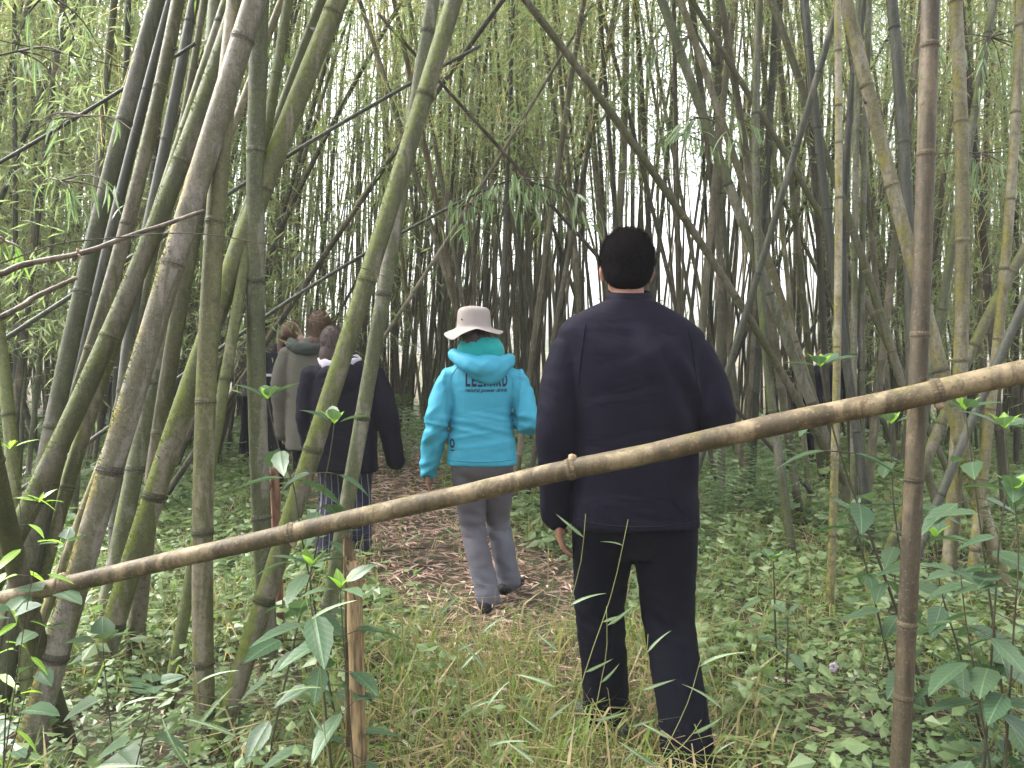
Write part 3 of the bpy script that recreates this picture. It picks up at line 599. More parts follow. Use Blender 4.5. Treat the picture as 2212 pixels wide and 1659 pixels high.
for d in (6.6, 7.8, 9.0, 10.2, 11.6, 13.2, 15.0):
    half = d * 0.80; x = -half + random.uniform(0, 1)
    while x < half:
        clumps.append((x, d + random.uniform(-0.6, 0.6))); x += random.uniform(1.0, 1.7)
random.shuffle(clumps)
for cx_, cy_ in clumps:
    px = 1106 + FPX * cx_ / cy_
    if abs(cx_ - path_x(cy_)) < (0.95 if cy_ < 9.5 else 0.5): continue
    if cy_ < 9.9 and 470 < px < 730: continue
    k = random.randint(4, 7) if px < 1300 else random.randint(2, 4)
    if 1300 < px < 1750 and cy_ > 12: k = 1
    for j in range(k):
        if placed >= 258: break
        a = random.random() * 6.283; rr = random.uniform(0.05, 0.4); x, y = cx_ + rr * math.cos(a), cy_ + rr * math.sin(a)
        if abs(x - path_x(y)) < 0.75: continue
        lx = (0.17 * math.cos(a) * random.uniform(0.2, 1.0) + (0.13 if px < 500 else 0.04 if px < 1100 else -0.02) + random.gauss(0, 0.045)); ly = 0.1 * math.sin(a)
        if random.random() < 0.06: lx += random.choice((-0.5, 0.5))
        ppx = 1106 + FPX * x / y; r_ = random.uniform(0.022, 0.038); mk_ = random.choices(('far', 'dark', 'grey', 'olive', 'dry'), (5, 1.5, 2.4, 1.8, 0.5))[0]; lab, grp = zone(ppx, mk_, lx, y, r_)
        fol = 'dense' if ppx < 1240 else ('sparse' if ppx < 1950 else 'dense')
        if 880 < ppx < 1300: fol = 'mid' if random.random() < 0.85 else 'sparse'
        if 1400 < ppx < 1750 and random.random() < 0.35: fol = None
        bg_culm(x, y, lx, ly, random.uniform(8, 10.5), r_, mk_, lab, fol, grp)
        placed += 1
print('background culms', placed)

# the rest of the thicket, farther off: one mass of stems and one of leaves
def far_stems():
    bm = bmesh.new()
    for k in range(1250):
        y = random.uniform(9.6, 22); x = random.uniform(-0.85, 0.85) * y
        if 0.06 < x / y < 0.40 and random.random() < (0.55 if 0.03 < x / y < 0.36 else 0.2): continue
        if y < 12 and abs(x - path_x(y)) < 1.0: continue
        rs = random.uniform(0.6, 1.1)
        lx = random.gauss(0.05 if x < 0 else 0, 0.075); h = random.uniform(7, 10); z = ground(x, y) - 0.1; b = random.uniform(-0.14, 0.14)
        tube(bm, [Vector((x + lx * h * t + b * math.sin(3.14 * t), y, z + h * t)) for t in (0, 0.33, 0.66, 1)], [0.026 * rs, 0.024 * rs, 0.02 * rs, 0.010], 5)
    return to_mesh(bm, 'stems')
put('bamboo_thicket', far_stems(), M['far'], label='far-off mass of thin bamboo stems closing the back of the grove', cat='bamboo thicket', kind='stuff')
def far_leaves():
    rng = RNG; n = 200000
    y = rng.uniform(12.5, 25, n); u = rng.uniform(-0.85, 0.85, n); x = u * y
    gap = (u > 0.03) & (u < 0.44); z = 10.5 * rng.random(n) ** 0.85
    low = gap & (rng.random(n) < 0.22); z = np.where(low, 2.3 * rng.random(n) ** 1.2, z)
    P = np.stack([x, y, z + 0.02 * (y - 4.5)], 1)
    cl = np.array([mnoise.noise((a * 0.55, b * 0.3, c * 0.55)) for a, b, c in P]); keep = cl + rng.normal(size=n) * 0.12 > -0.06
    el = (P[:, 2] - 1.34) / y; keep &= ~(gap & ~low & ((el < 0.21 + 0.05 * cl) & (rng.random(n) < 0.96) | (rng.random(n) < 0.35)))
    P = P[keep]; n = len(P); D = np.array([0, 0, -0.45]) + rng.normal(size=(n, 3)) * 0.75; Ln = rng.uniform(0.10, 0.19, n)
    V, Fc = leaves_np(P, D, rng.normal(size=(n, 3)) + [0, -0.6, 1], Ln, Ln * 0.16)
    return np_mesh('leaves', V, Fc, np.repeat(rng.random(n), 4), smooth=False)
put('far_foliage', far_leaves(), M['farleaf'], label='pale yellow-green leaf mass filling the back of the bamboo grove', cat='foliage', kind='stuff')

# ------------------------------------------------------------------ people
def remesh(bm, voxel, smooth_it=6, fac=0.5):
    me = bpy.data.meshes.new('tmp'); bm.normal_update(); bm.to_mesh(me); bm.free()
    o = bpy.data.objects.new('tmp', me); C.objects.link(o)
    r = o.modifiers.new('r', 'REMESH'); r.mode = 'VOXEL'; r.voxel_size = voxel
    if smooth_it: s = o.modifiers.new('s', 'SMOOTH'); s.iterations = smooth_it; s.factor = fac
    dg = bpy.context.evaluated_depsgraph_get(); dg.update(); out = bpy.data.meshes.new_from_object(o.evaluated_get(dg))
    bpy.data.objects.remove(o); bpy.data.meshes.remove(me)
    out.polygons.foreach_set('use_smooth', np.ones(len(out.polygons), dtype=bool)); return out
def wrinkle(me, amp, fn):
    me.update(); n = len(me.vertices); co = np.empty(n * 3, np.float32); me.vertices.foreach_get('co', co); co = co.reshape(-1, 3)
    nm = np.empty(n * 3, np.float32); me.vertices.foreach_get('normal', nm); nm = nm.reshape(-1, 3)
    h = np.array([fn(float(p[0]), float(p[1]), float(p[2])) for p in co], np.float32) * amp
    co = co + nm * h[:, None]; me.vertices.foreach_set('co', co.ravel()); me.update()
def ridged(x, y, z): return 1 - 2 * abs(mnoise.noise((x, y, z)))
def folds(sx, sz, ang=0.0, off=0.0):
    ca, sa = math.cos(ang), math.sin(ang)
    def f(x, y, z):
        u, v = x * ca + z * sa, -x * sa + z * ca
        return 0.6 * ridged(u * sx + off, y * sx * 0.7, v * sz) + 0.4 * mnoise.noise((u * sx * 2.3 + off, y * 6, v * sz * 2.1))
    return f
def torso(bm, secs, seg=28, n=2.5, sub=5):
    """secs: (xl, xr, yc, ry, z) from low to high, smoothly lofted superellipses"""
    S = [Vector(s[:3]) for s in secs]; T = [Vector((s[3], s[4], 0)) for s in secs]; m = (len(secs) - 1) * sub + 1
    rows = []
    arr = np.array(secs, float); t0 = np.arange(len(secs)); tt = np.linspace(0, len(secs) - 1, m)
    sm = np.stack([np.interp(tt, t0, arr[:, k]) for k in range(5)], 1)
    for _ in range(2): sm[1:-1] = 0.25 * sm[:-2] + 0.5 * sm[1:-1] + 0.25 * sm[2:]
    for xl, xr, yc, ry, z in sm:
        cxx, rx = (xl + xr) / 2, (xr - xl) / 2; row = []
        for k in range(seg):
            a = 2 * math.pi * k / seg; ca, sa = math.cos(a), math.sin(a)
            row.append(bm.verts.new((cxx + rx * math.copysign(abs(ca) ** (2 / n), ca), yc + ry * math.copysign(abs(sa) ** (2 / n), sa), z)))
        rows.append(row)
    for a, b in zip(rows, rows[1:]):
        for k in range(seg): bm.faces.new((a[k], a[(k + 1) % seg], b[(k + 1) % seg], b[k]))
    bm.faces.new(rows[0][::-1]); bm.faces.new(rows[-1])
def limb(bm, pts, radii, n=14, seg=14):
    P = catmull(pts, n); L = len(radii); rr = []
    for i in range(n):
        f = i / (n - 1) * (L - 1); k = min(L - 2, int(f)); rr.append(radii[k] + (radii[k + 1] - radii[k]) * (f - k))
    tube(bm, P, rr, seg, True, True)
def hand(bm, wrist, direction, side, s=1.0, curl=0.35):
    """palm, four unequal fingers and a thumb; direction is where the fingers point, side +1 right hand"""
    d = Vector(direction).normalized(); w_ = Vector(wrist); fwd = Vector((0, 1, 0)); fwd = (fwd - d * fwd.dot(d)).normalized(); inn = Vector((-side, 0, 0)); inn = (inn - d * inn.dot(d)).normalized()
    palm_end = w_ + d * 0.085 * s
    tube(bm, [w_ - d * 0.03 * s, w_ + d * 0.02 * s, w_ + d * 0.06 * s, palm_end], [(0.024 * s, 0.018 * s), (0.034 * s, 0.016 * s), (0.041 * s, 0.015 * s), (0.038 * s, 0.011 * s)], 12, True, False, tuple(fwd))
    for k, (off, ln) in enumerate(((0.030, 0.066), (0.0105, 0.075), (-0.0095, 0.070), (-0.029, 0.055))):
        b = palm_end + fwd * off * s - d * 0.012 * s; c = curl * (1 + 0.15 * k)
        p1 = b + (d * 1.0 + inn * 0.15 + fwd * off * 1.5) * ln * s * 0.48; p2 = p1 + (d * math.cos(c) + inn * math.sin(c)) * ln * s * 0.36; p3 = p2 + (d * math.cos(2 * c) + inn * math.sin(2 * c)) * ln * s * 0.30
        tube(bm, [b, p1, p2, p3], [0.0092 * s, 0.0086 * s, 0.0078 * s, 0.0062 * s], 8, True, True)
    b = w_ + d * 0.022 * s + fwd * 0.026 * s; p1 = b + (d * 0.55 + fwd * 0.7 + inn * 0.3) * 0.036 * s; p2 = p1 + (d * 0.85 + fwd * 0.35 + inn * 0.25) * 0.032 * s; p3 = p2 + (d + inn * 0.3).normalized() * 0.022 * s
    tube(bm, [b, p1, p2, p3], [0.0135 * s, 0.011 * s, 0.0095 * s, 0.0075 * s], 8, True, True)
def head(bm, c, s=1.0, yaw=0.0):
    R = Matrix.Rotation(yaw, 3, 'Z'); c = Vector(c)
    def e(off, r): ellipsoid(bm, c + R @ (Vector(off) * s), tuple(x * s for x in r), R.to_quaternion())
    e((0, -0.012, 0.02), (0.074, 0.094, 0.098)); e((0, 0.03, -0.045), (0.058, 0.068, 0.075)); e((0, 0.062, -0.095), (0.03, 0.03, 0.022))
    e((0, 0.098, -0.022), (0.012, 0.018, 0.026)); e((0, 0.085, 0.012), (0.045, 0.015, 0.012)); e((0, 0.086, -0.068), (0.022, 0.012, 0.009))
    for sx in (-1, 1):
        e((sx * 0.078, -0.002, -0.018), (0.010, 0.022, 0.033)); e((sx * 0.086, -0.010, -0.008), (0.007, 0.016, 0.022)); e((sx * 0.03, 0.078, -0.03), (0.022, 0.016, 0.018))
def shoe_mesh(ankle, heading, s=1.0, pitch=0.0):
    bm = bmesh.new(); h = Vector((math.sin(heading), math.cos(heading), 0)); a = Vector(ankle)
    toe = h * 0.17 * s + Vector((0, 0, -pitch * 0.1))
    tube(bm, [a + Vector((0, 0, 0.07)), a + Vector((0, 0, 0)), a - h * 0.012 + Vector((0, 0, -0.035))], [0.050 * s, 0.050 * s, 0.048 * s], 14)
    P = [a - h * 0.075 * s + Vector((0, 0, -0.055)), a - h * 0.03 * s + Vector((0, 0, -0.05)), a + h * 0.06 * s + Vector((0, 0, -0.05)), a + toe * 0.8 + Vector((0, 0, -0.062)), a + toe + h * 0.012 + Vector((0, 0, -0.066))]
    tube(bm, P, [(0.036 * s, 0.036 * s), (0.042 * s, 0.043 * s), (0.047 * s, 0.036 * s), (0.046 * s, 0.028 * s), (0.026 * s, 0.018 * s)], 14, True, True, (h.y, -h.x, 0))
    return remesh(bm, 0.009, 4)
def hair_shell(c, r, noise_amp, voxel=0.007, extra=(), cut=None, seed=0.0):
    bm = bmesh.new(); ellipsoid(bm, c, r, None, 24, 16)
    for cc, rr in extra: ellipsoid(bm, cc, rr, None, 18, 12)
    me = remesh(bm, voxel, 5)
    wrinkle(me, noise_amp, lambda x, y, z: mnoise.noise((x * 55 + seed, y * 55, z * 16)) + 0.6 * mnoise.noise((x * 140, y * 140, z * 45)))
    return me
def strands(c, r, n, length, mat_rng, zmin, down=(0, -0.2, -1), wid=0.0022, sweep=0.3, lift=0.35):  # short locks
    rng = np.random.default_rng(5); P = unit(rng.normal(size=(n * 3, 3))); P = P[P[:, 2] * r[2] > zmin][:n]; n = len(P)
    S = P * np.array(r) + np.array(c); Nn = unit(P / np.array(r))
    D = np.array(down) + rng.normal(size=(n, 3)) * sweep; D = unit(D - Nn * (D * Nn).sum(1)[:, None]) + Nn * lift * rng.random(n)[:, None]
    Ln = length * rng.uniform(0.6, 1.2, n); V, Fc = leaves_np(S - Nn * 0.003, D, Nn, Ln, np.full(n, wid), 0.1)
    return np_mesh('strands', V, Fc, None, smooth=False)

def person(label, x, y, J, group=None, z=None):
    """J holds joints (local metres, facing +Y), torso sections, materials"""
    base = Vector((x, y, ground(x, y) if z is None else z)); s = J.get('s', 1.0); vb = J.get('vox', 0.011)
    bm = bmesh.new(); hc = Vector(J['head']); head(bm, hc, J.get('hs', 1.0), J.get('yaw', 0.0))
    sh, el, wr = J['sh'], J['el'], J['wr']; hip, kn, an = J['hip'], J['kn'], J['an']
    neck = Vector(J['neck'])
    limb(bm, [neck - Vector((0, 0, 0.12)), neck, hc + Vector((0, -0.005, -0.04))], [0.062 * s, 0.054 * s, 0.054 * s], 8)
    T = J['torso']
    torso(bm, [(a * 0.78 + b * 0.22 if False else (a + b) / 2 - (b - a) * 0.34, (a + b) / 2 + (b - a) * 0.34, c, d * 0.7, e) for a, b, c, d, e in T])
    for i in (0, 1):
        limb(bm, [Vector(sh[i]), Vector(el[i]), Vector(wr[i])], [0.042 * s, 0.034 * s, 0.024 * s]); hand(bm, wr[i], J.get('hd', [(0, 0.1, -1)] * 2)[i], (-1, 1)[i], s * J.get('hsz', 1.0))
        limb(bm, [Vector(hip[i]), Vector(kn[i]), Vector(an[i])], [0.068 * s, 0.046 * s, 0.034 * s])
    root = put('person', remesh(bm, vb, 3), M[J.get('skin', 'skin')], None, label, 'person', group, loc=base)
    # trousers
    bm = bmesh.new(); th = J['legr']
    zc = (Vector(hip[0]) + Vector(hip[1])) / 2; hw = J['hipw']
    cr = J.get('crotch', 0.10); torso(bm, [(zc.x - hw * 0.35, zc.x + hw * 0.35, zc.y, J['hipd'] * 0.55, zc.z - cr), (zc.x - hw * 0.80, zc.x + hw * 0.80, zc.y, J['hipd'] * 0.85, zc.z - cr * 0.55), (zc.x - hw, zc.x + hw, zc.y, J['hipd'], zc.z), (zc.x - hw * 0.82, zc.x + hw * 0.82, zc.y, J['hipd'] * 0.72, zc.z + 0.14)])
    for i in (0, 1):
        a_, k_, e_ = Vector(hip[i]), Vector(kn[i]), Vector(an[i])
        limb(bm, [a_ + Vector((0, 0, 0.02)), a_.lerp(k_, 0.5) + Vector((0, 0.01, 0)), k_, k_.lerp(e_, 0.5) + Vector((0, -0.015, 0)), e_ + (e_ - k_).normalized() * 0.04], th, 22, 18)
    me = remesh(bm, J.get('voxt', 0.010), 5); kz = (Vector(kn[0]).z + Vector(kn[1]).z) / 2
    wrinkle(me, J.get('wt', 0.006), lambda X, Y, Z: (0.35 + 0.9 * math.exp(-((Z - kz + 0.03) / 0.13) ** 2) + 1.2 * math.exp(-((Z - 0.10) / 0.10) ** 2)) * (0.6 * ridged(X * 5, Y * 5, Z * 17 + X * 9) + 0.5 * mnoise.noise((X * 14, Y * 14, Z * 26))))
    tr = put('trousers', me, M[J['tmat']], root)
    for i in (0, 1):
        put('shoe', shoe_mesh(Vector(an[i]) + Vector((0, 0, J.get('ash', 0.0))), J.get('fh', (-0.15, 0.15))[i], s * J.get('shs', 1.05)), M[J['smat']], root)
    # jacket
    bm = bmesh.new(); torso(bm, T); ar = J['armr']
    for i in (0, 1):
        w_ = Vector(wr[i]); e_ = Vector(el[i]); limb(bm, [Vector(sh[i]), Vector(sh[i]).lerp(e_, 0.5) + Vector(((-1, 1)[i] * 0.012, 0, 0)), e_, e_.lerp(w_, 0.5), w_ + (w_ - e_).normalized() * J.get('sleeve', 0.01)], ar, 20, 18)
    me = remesh(bm, J.get('voxj', 0.010), J.get('smj', 6)); me.materials.append(M[J['jmat']])
    if 'jw' in J:
        for amp, fn in J['jw']: wrinkle(me, amp, fn)
    jk = put('jacket', me, None, root)
    return root, jk, base
def collar(root, c, rx, ry, z0, z1, mat, tilt=0.0, th=0.008, wave=0.0, name='collar', flare=0.0):
    bm = bmesh.new(); seg = 36; rows = []
    for k, (zz, o) in enumerate(((z0, 0), (z0 * 0.5 + z1 * 0.5, flare * 0.4), (z1, flare), (z1 + th * 0.4, flare - th * 0.6), (z1 - th, flare - th * 1.3), (z0, -th))):
        rows.append([bm.verts.new((c[0] + (rx + o) * math.cos(2 * math.pi * j / seg), c[1] + (ry + o) * math.sin(2 * math.pi * j / seg), zz + tilt * math.sin(2 * math.pi * j / seg) + wave * math.sin(j * 1.3 + k))) for j in range(seg)])
    for a, b in zip(rows, rows[1:]):
        for j in range(seg): bm.faces.new((a[j], a[(j + 1) % seg], b[(j + 1) % seg], b[j]))
    return put(name, to_mesh(bm, name), mat, root)

# --- man in the navy jacket
def seam(root, jk, pts, mat, r=0.0022, name='seam'):
    bv = BVHTree.FromPolygons([v.co for v in jk.data.vertices], [p.vertices for p in jk.data.polygons]); Q = []
    for x, z in catmull([Vector((a, 0, b)) for a, b in pts], 40) and [(q.x, q.z) for q in catmull([Vector((a, 0, b)) for a, b in pts], 40)]:
        h = bv.ray_cast(Vector((x, -1, z)), Vector((0, 1, 0)))
        if h[0] is not None: Q.append(h[0] + Vector((0, -r * 0.3, 0)))
    if len(Q) > 3:
        bm = bmesh.new(); tube(bm, Q, [r] * len(Q), 6); put(name, to_mesh(bm, name), mat, root)
f1, f2 = folds(5, 1.2, 0.55, 3.0), folds(9, 3, -0.5, 8)
def man_fold(X, Y, Z):
    drag = math.exp(-((X - 0.02 - (1.42 - Z) * 0.42) / 0.035) ** 2) * max(0, min(1, (1.46 - Z) / 0.1)) * max(0, min(1, (Z - 0.9) / 0.25))
    drag2 = math.exp(-((X - 0.10 - (1.40 - Z) * 0.55) / 0.028) ** 2) * max(0, min(1, (1.42 - Z) / 0.1)) * max(0, min(1, (Z - 0.95) / 0.25))
    arm = 1.0 if X < -0.19 or X > 0.23 else 0.0
    el_ = ridged(X * 8, Y * 8, Z * 19 + X * 16) * arm * math.exp(-((Z - 1.14) / 0.16) ** 2)
    return 1.7 * drag + 1.5 * drag2 + 0.35 * f1(X, Y, Z) + 0.15 * f2(X, Y, Z) + 0.35 * el_
man, jk, mb = person('man in a plain navy jacket and black trousers walking away just beyond the rail', 0.388, 2.55, dict(
    vox=0.0075, voxj=0.0085, voxt=0.009, head=(-0.010, 0.015, 1.640), hs=1.0, neck=(-0.006, -0.005, 1.53), skin='tanskin',
    sh=((-0.190, 0, 1.38), (0.203, 0, 1.365)), el=((-0.244, -0.035, 1.10), (0.274, -0.03, 1.155)), wr=((-0.238, 0.035, 0.83), (0.19, 0.24, 1.10)), hd=((0.12, 0.12, -1), (-0.6, 0.8, 0)),
    hip=((-0.080, 0.0, 0.86), (0.118, 0, 0.86)), kn=((-0.082, 0.12, 0.48), (0.136, 0.02, 0.47)), an=((-0.052, 0.16, 0.10), (0.172, -0.12, 0.095)), crotch=0.17,
    smj=3, torso=[(-0.186, 0.228, 0.0, 0.135, 0.795), (-0.186, 0.225, 0, 0.135, 0.85), (-0.178, 0.216, 0, 0.13, 1.0), (-0.192, 0.224, 0, 0.13, 1.15), (-0.213, 0.235, 0, 0.135, 1.29), (-0.222, 0.240, 0, 0.125, 1.375), (-0.240, 0.243, 0.0, 0.105, 1.430), (-0.204, 0.184, 0.0, 0.094, 1.474), (-0.128, 0.118, 0, 0.08, 1.514), (-0.080, 0.074, 0, 0.07, 1.535)],
    armr=[0.066, 0.067, 0.061, 0.056, 0.050], legr=[0.112, 0.102, 0.083, 0.080, 0.080], hipw=0.198, hipd=0.128, tmat='black', smat='shoe', jmat='navy', sleeve=0.025, fh=(-0.5, 0.1), ash=0.015,
    jw=[(0.0135, man_fold)], wt=0.0075, hsz=1.12))
collar(man, (-0.004, 0.0), 0.077, 0.074, 1.505, 1.563, M['navy'], 0.012, 0.007, 0, 'collar', -0.004)
seam(man, jk, [(-0.155, 1.455), (-0.168, 1.36), (-0.178, 1.24)], M['navy']); seam(man, jk, [(0.175, 1.44), (0.19, 1.34), (0.195, 1.24)], M['navy'])
seam(man, jk, [(-0.18, 0.825), (0.02, 0.815), (0.22, 0.825)], M['navy'])
hh = put('hair', hair_shell((-0.010, 0.002, 1.675), (0.089, 0.108, 0.097), 0.002, 0.006, [((-0.010, -0.022, 1.638), (0.082, 0.084, 0.076))]), M['hairblack'], man)
put('strands', strands((-0.010, 0.002, 1.675), (0.0885, 0.108, 0.097), 9000, 0.036, None, -0.06, (0.35, -0.3, -0.5), 0.0022, 0.45, 0.30), M['hairblack'], hh)

put('strands', strands((-0.010, -0.020, 1.640), (0.0825, 0.085, 0.077), 3500, 0.026, None, -0.075, (0.1, -0.1, -1), 0.0020, 0.45, 0.25), M['hairblack'], hh)
# --- woman in the turquoise jacket
def wom_fold(X, Y, Z):
    waist = math.exp(-((Z - 1.03) / 0.07) ** 2) * ridged(X * 2.2, Y * 3, Z * 26 + X * 5)
    low = math.exp(-((Z - 0.95) / 0.06) ** 2) * ridged(X * 2.0 + 4, Y * 3, Z * 24 - X * 4)
    arm = 1.0 if X < -0.2 or X > 0.2 else 0.0
    return waist + 0.7 * low + arm * (1.2 * ridged(X * 6, Y * 6, Z * 15 - X * 12) + 0.5 * ridged(X * 11, Y * 9, Z * 8 + X * 14)) + 0.35 * folds(7, 3, 0.4)(X, Y, Z)
wx, wy = at(1043, 900, 4.26).x, 4.26
wom, wjk, wb = person('woman in a turquoise hooded jacket and beige sun hat walking away', wx, wy, dict(
    vox=0.008, voxj=0.0085, voxt=0.010, head=(-0.045, 0.04, 1.530), hs=0.97, neck=(-0.02, 0.0, 1.40), skin='tanskin', s=0.92,
    sh=((-0.165, 0, 1.285), (0.165, 0, 1.275)), el=((-0.245, -0.05, 1.035), (0.250, -0.05, 1.025)), wr=((-0.302, 0.02, 0.765), (0.14, 0.17, 1.055)), hd=((-0.08, 0.1, -1), (-0.8, 0.6, 0.1)),
    hip=((-0.088, 0, 0.80), (0.080, 0, 0.80)), kn=((-0.058, 0.06, 0.43), (0.080, 0.16, 0.455)), an=((0.026, -0.05, 0.085), (0.140, 0.17, 0.12)),
    torso=[(-0.198, 0.188, 0, 0.125, 0.795), (-0.196, 0.186, 0, 0.125, 0.85), (-0.186, 0.170, 0, 0.12, 0.95), (-0.172, 0.152, 0, 0.11, 1.055), (-0.176, 0.165, 0, 0.115, 1.16), (-0.19, 0.184, 0, 0.115, 1.25), (-0.19, 0.184, 0, 0.10, 1.31), (-0.15, 0.145, 0, 0.085, 1.352), (-0.09, 0.085, 0, 0.07, 1.392)],
    armr=[0.066, 0.060, 0.056, 0.050, 0.043], legr=[0.092, 0.088, 0.068, 0.066, 0.062], hipw=0.178, hipd=0.122, tmat='grpants', smat='blackshoe', jmat='turq', sleeve=0.02, fh=(0.1, 0.45),
    jw=[(0.009, wom_fold)], wt=0.009))
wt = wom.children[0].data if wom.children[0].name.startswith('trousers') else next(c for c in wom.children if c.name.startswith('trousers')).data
wt.materials.append(M['skypants'])
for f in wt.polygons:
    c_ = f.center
    if c_.z < (0.40 if c_.x > 0.045 + 0.1 * (0.4 - c_.z) else 0.24): f.material_index = 1  # lower legs take the painted sky sheen
# hem band
seam(wom, wjk, [(-0.19, 0.832), (0, 0.826), (0.18, 0.832)], M['turq'], 0.003)
seam(wom, wjk, [(-0.13, 1.34), (-0.175, 1.27), (-0.165, 1.16)], M['turq'], 0.002); seam(wom, wjk, [(0.12, 1.335), (0.165, 1.26), (0.155, 1.15)], M['turq'], 0.002)
# collar / lining and hood
bm = bmesh.new()
torso(bm, [(-0.140, 0.110, 0.0, 0.095, 1.35), (-0.148, 0.118, -0.005, 0.105, 1.395), (-0.140, 0.115, 0.0, 0.10, 1.44), (-0.115, 0.085, 0.01, 0.085, 1.487)])
me = remesh(bm, 0.007, 4); wrinkle(me, 0.005, lambda X, Y, Z: mnoise.noise((X * 22, Y * 22, Z * 22)) + ridged(X * 6, Y * 6, Z * 14))
put('fleece_lining', me, M['teal'], wom)
bm = bmesh.new(); secs = [(-0.165, 1.412, 0.01, 0.03), (-0.15, 1.395, -0.045, 0.036), (-0.09, 1.362, -0.10, 0.048), (0.0, 1.335, -0.122, 0.055), (0.085, 1.343, -0.105, 0.05), (0.142, 1.368, -0.05, 0.04), (0.150, 1.385, 0.01, 0.03)]
P = catmull([Vector((a, c, b)) for a, b, c, r in secs], 26); rr = [float(np.interp(i / 25, np.linspace(0, 1, 7), [s[3] for s in secs])) for i in range(26)]
tube(bm, P, [(r * 0.75, r * 1.0) for r in rr], 16, True, True, (0, -1, 0))
for cx_, cz_, rx_, rz_ in ((0.03, 1.325, 0.115, 0.075), (0.045, 1.30, 0.075, 0.06)):
    ellipsoid(bm, (cx_, -0.115, cz_), (rx_, 0.035, rz_), None, 20, 14)
me = remesh(bm, 0.007, 5); wrinkle(me, 0.006, lambda X, Y, Z: ridged(X * 4 + 1, Y * 4, Z * 18 - abs(X) * 10) * 0.8 + 0.3 * mnoise.noise((X * 20, Y * 20, Z * 20)))
put('hood', me, M['turq'], wom)
collar(wom, (-0.302 - 0.008, 0.028), 0.041, 0.043, 0.728, 0.748, M['print'], 0, 0.006, 0, 'cuff')
# bucket hat
def hat():
    bm = bmesh.new(); seg = 48; rows = []
    prof = [(0.168, None), (0.128, 1.512), (0.099, 1.548), (0.096, 1.558), (0.093, 1.585), (0.092, 1.625), (0.088, 1.648), (0.072, 1.662), (0.035, 1.667)]
    for i, (r, z) in enumerate(prof):
        row = []
        for k in range(seg):
            a = 2 * math.pi * k / seg; x = r * math.cos(a); y_ = r * math.sin(a) * 1.08
            brim = float(np.interp(a, [0, .8, 1.57, 2.4, 3.14, 3.6, 4.0, 4.4, 4.85, 5.3, 5.75, 6.284], [1.532, 1.515, 1.51, 1.515, 1.522, 1.493, 1.472, 1.512, 1.540, 1.520, 1.508, 1.532]))
            if i == 0: zz = brim
            elif i == 1: zz = 0.35 * brim + 0.65 * 1.545
            elif False: zz = 1.512 + 0.014 * math.cos(2 * a) - 0.052 * math.exp(-((a - 4.0) / 0.42) ** 2) + 0.008 * math.cos(a) - 0.012 * math.exp(-((a - 5.4) / 0.4) ** 2)
            elif False: zz = z + 0.008 * math.cos(2 * a) - 0.016 * math.exp(-((a - 4.0) / 0.5) ** 2)
            else: zz = z + (0.004 * mnoise.noise((x * 22, y_ * 22, z * 22))) 
            row.append(bm.verts.new((-0.050 + x + 0.10 * (zz - 1.55) * 0, 0.03 + y_, zz)))
        rows.append(row)
    top = bm.verts.new((-0.05, 0.03, 1.668))
    for a, b in zip(rows, rows[1:]):
        for k in range(seg): bm.faces.new((a[k], a[(k + 1) % seg], b[(k + 1) % seg], b[k]))
    for k in range(seg): bm.faces.new((rows[-1][k], rows[-1][(k + 1) % seg], top))
    me = to_mesh(bm, 'hat'); return me
ht = put('sun_hat', hat(), M['hat'], wom); so = ht.modifiers.new('thick', 'SOLIDIFY'); so.thickness = 0.004; so.offset = -1
sb = ht.modifiers.new('sub', 'SUBSURF'); sb.levels = 1; sb.render_levels = 1
bm = bmesh.new(); seg = 40
rowa = [bm.verts.new((-0.05 + 0.0975 * math.cos(2 * math.pi * k / seg), 0.03 + 0.1053 * math.sin(2 * math.pi * k / seg), 1.538)) for k in range(seg)]
rowb = [bm.verts.new((-0.05 + 0.0965 * math.cos(2 * math.pi * k / seg), 0.03 + 0.1043 * math.sin(2 * math.pi * k / seg), 1.56)) for k in range(seg)]
for k in range(seg): bm.faces.new((rowa[k], rowa[(k + 1) % seg], rowb[(k + 1) % seg], rowb[k]))
put('hat_band', to_mesh(bm, 'band'), M['hat'], ht)
bm = bmesh.new(); ellipsoid(bm, (-0.112, -0.055, 1.59), (0.005, 0.005, 0.005)); put('eyelet', to_mesh(bm, 'eyelet'), M['print'], ht)
hb = put('hair', hair_shell((-0.045, 0.015, 1.50), (0.083, 0.095, 0.09), 0.005, 0.007, [((-0.045, -0.02, 1.465), (0.076, 0.07, 0.05))]), M['hairdark'], wom)
# print on the back
wbv = BVHTree.FromPolygons([v.co for v in wjk.data.vertices], [p.vertices for p in wjk.data.polygons])
def text_on(body, x0, z0, width, height, name, bold=0.0, shear=0.0):
    cu = bpy.data.curves.new('t', 'FONT'); cu.body = body; cu.size = 1; cu.offset = bold; cu.shear = shear; cu.resolution_u = 3
    o = bpy.data.objects.new('t', cu); C.objects.link(o); dg = bpy.context.evaluated_depsgraph_get(); dg.update()
    me = bpy.data.meshes.new_from_object(o.evaluated_get(dg)); bpy.data.objects.remove(o)
    co = np.array([v.co[:] for v in me.vertices]); mn, mx = co.min(0), co.max(0)
    for v in me.vertices:
        X = x0 + (v.co.x - mn[0]) / (mx[0] - mn[0]) * width; Z = z0 + (v.co.y - mn[1]) / (mx[1] - mn[1]) * height
        h = wbv.ray_cast(Vector((X, -1, Z)), Vector((0, 1, 0))); v.co = Vector((X, (h[0].y if h[0] else -0.12) - 0.0035, Z))
    put(name, me, M['print'], wjk)
def wpx(px): return (px - 1043) * 0.002549
def wpz(py): return 1.34 + (784 - py) * 0.002549
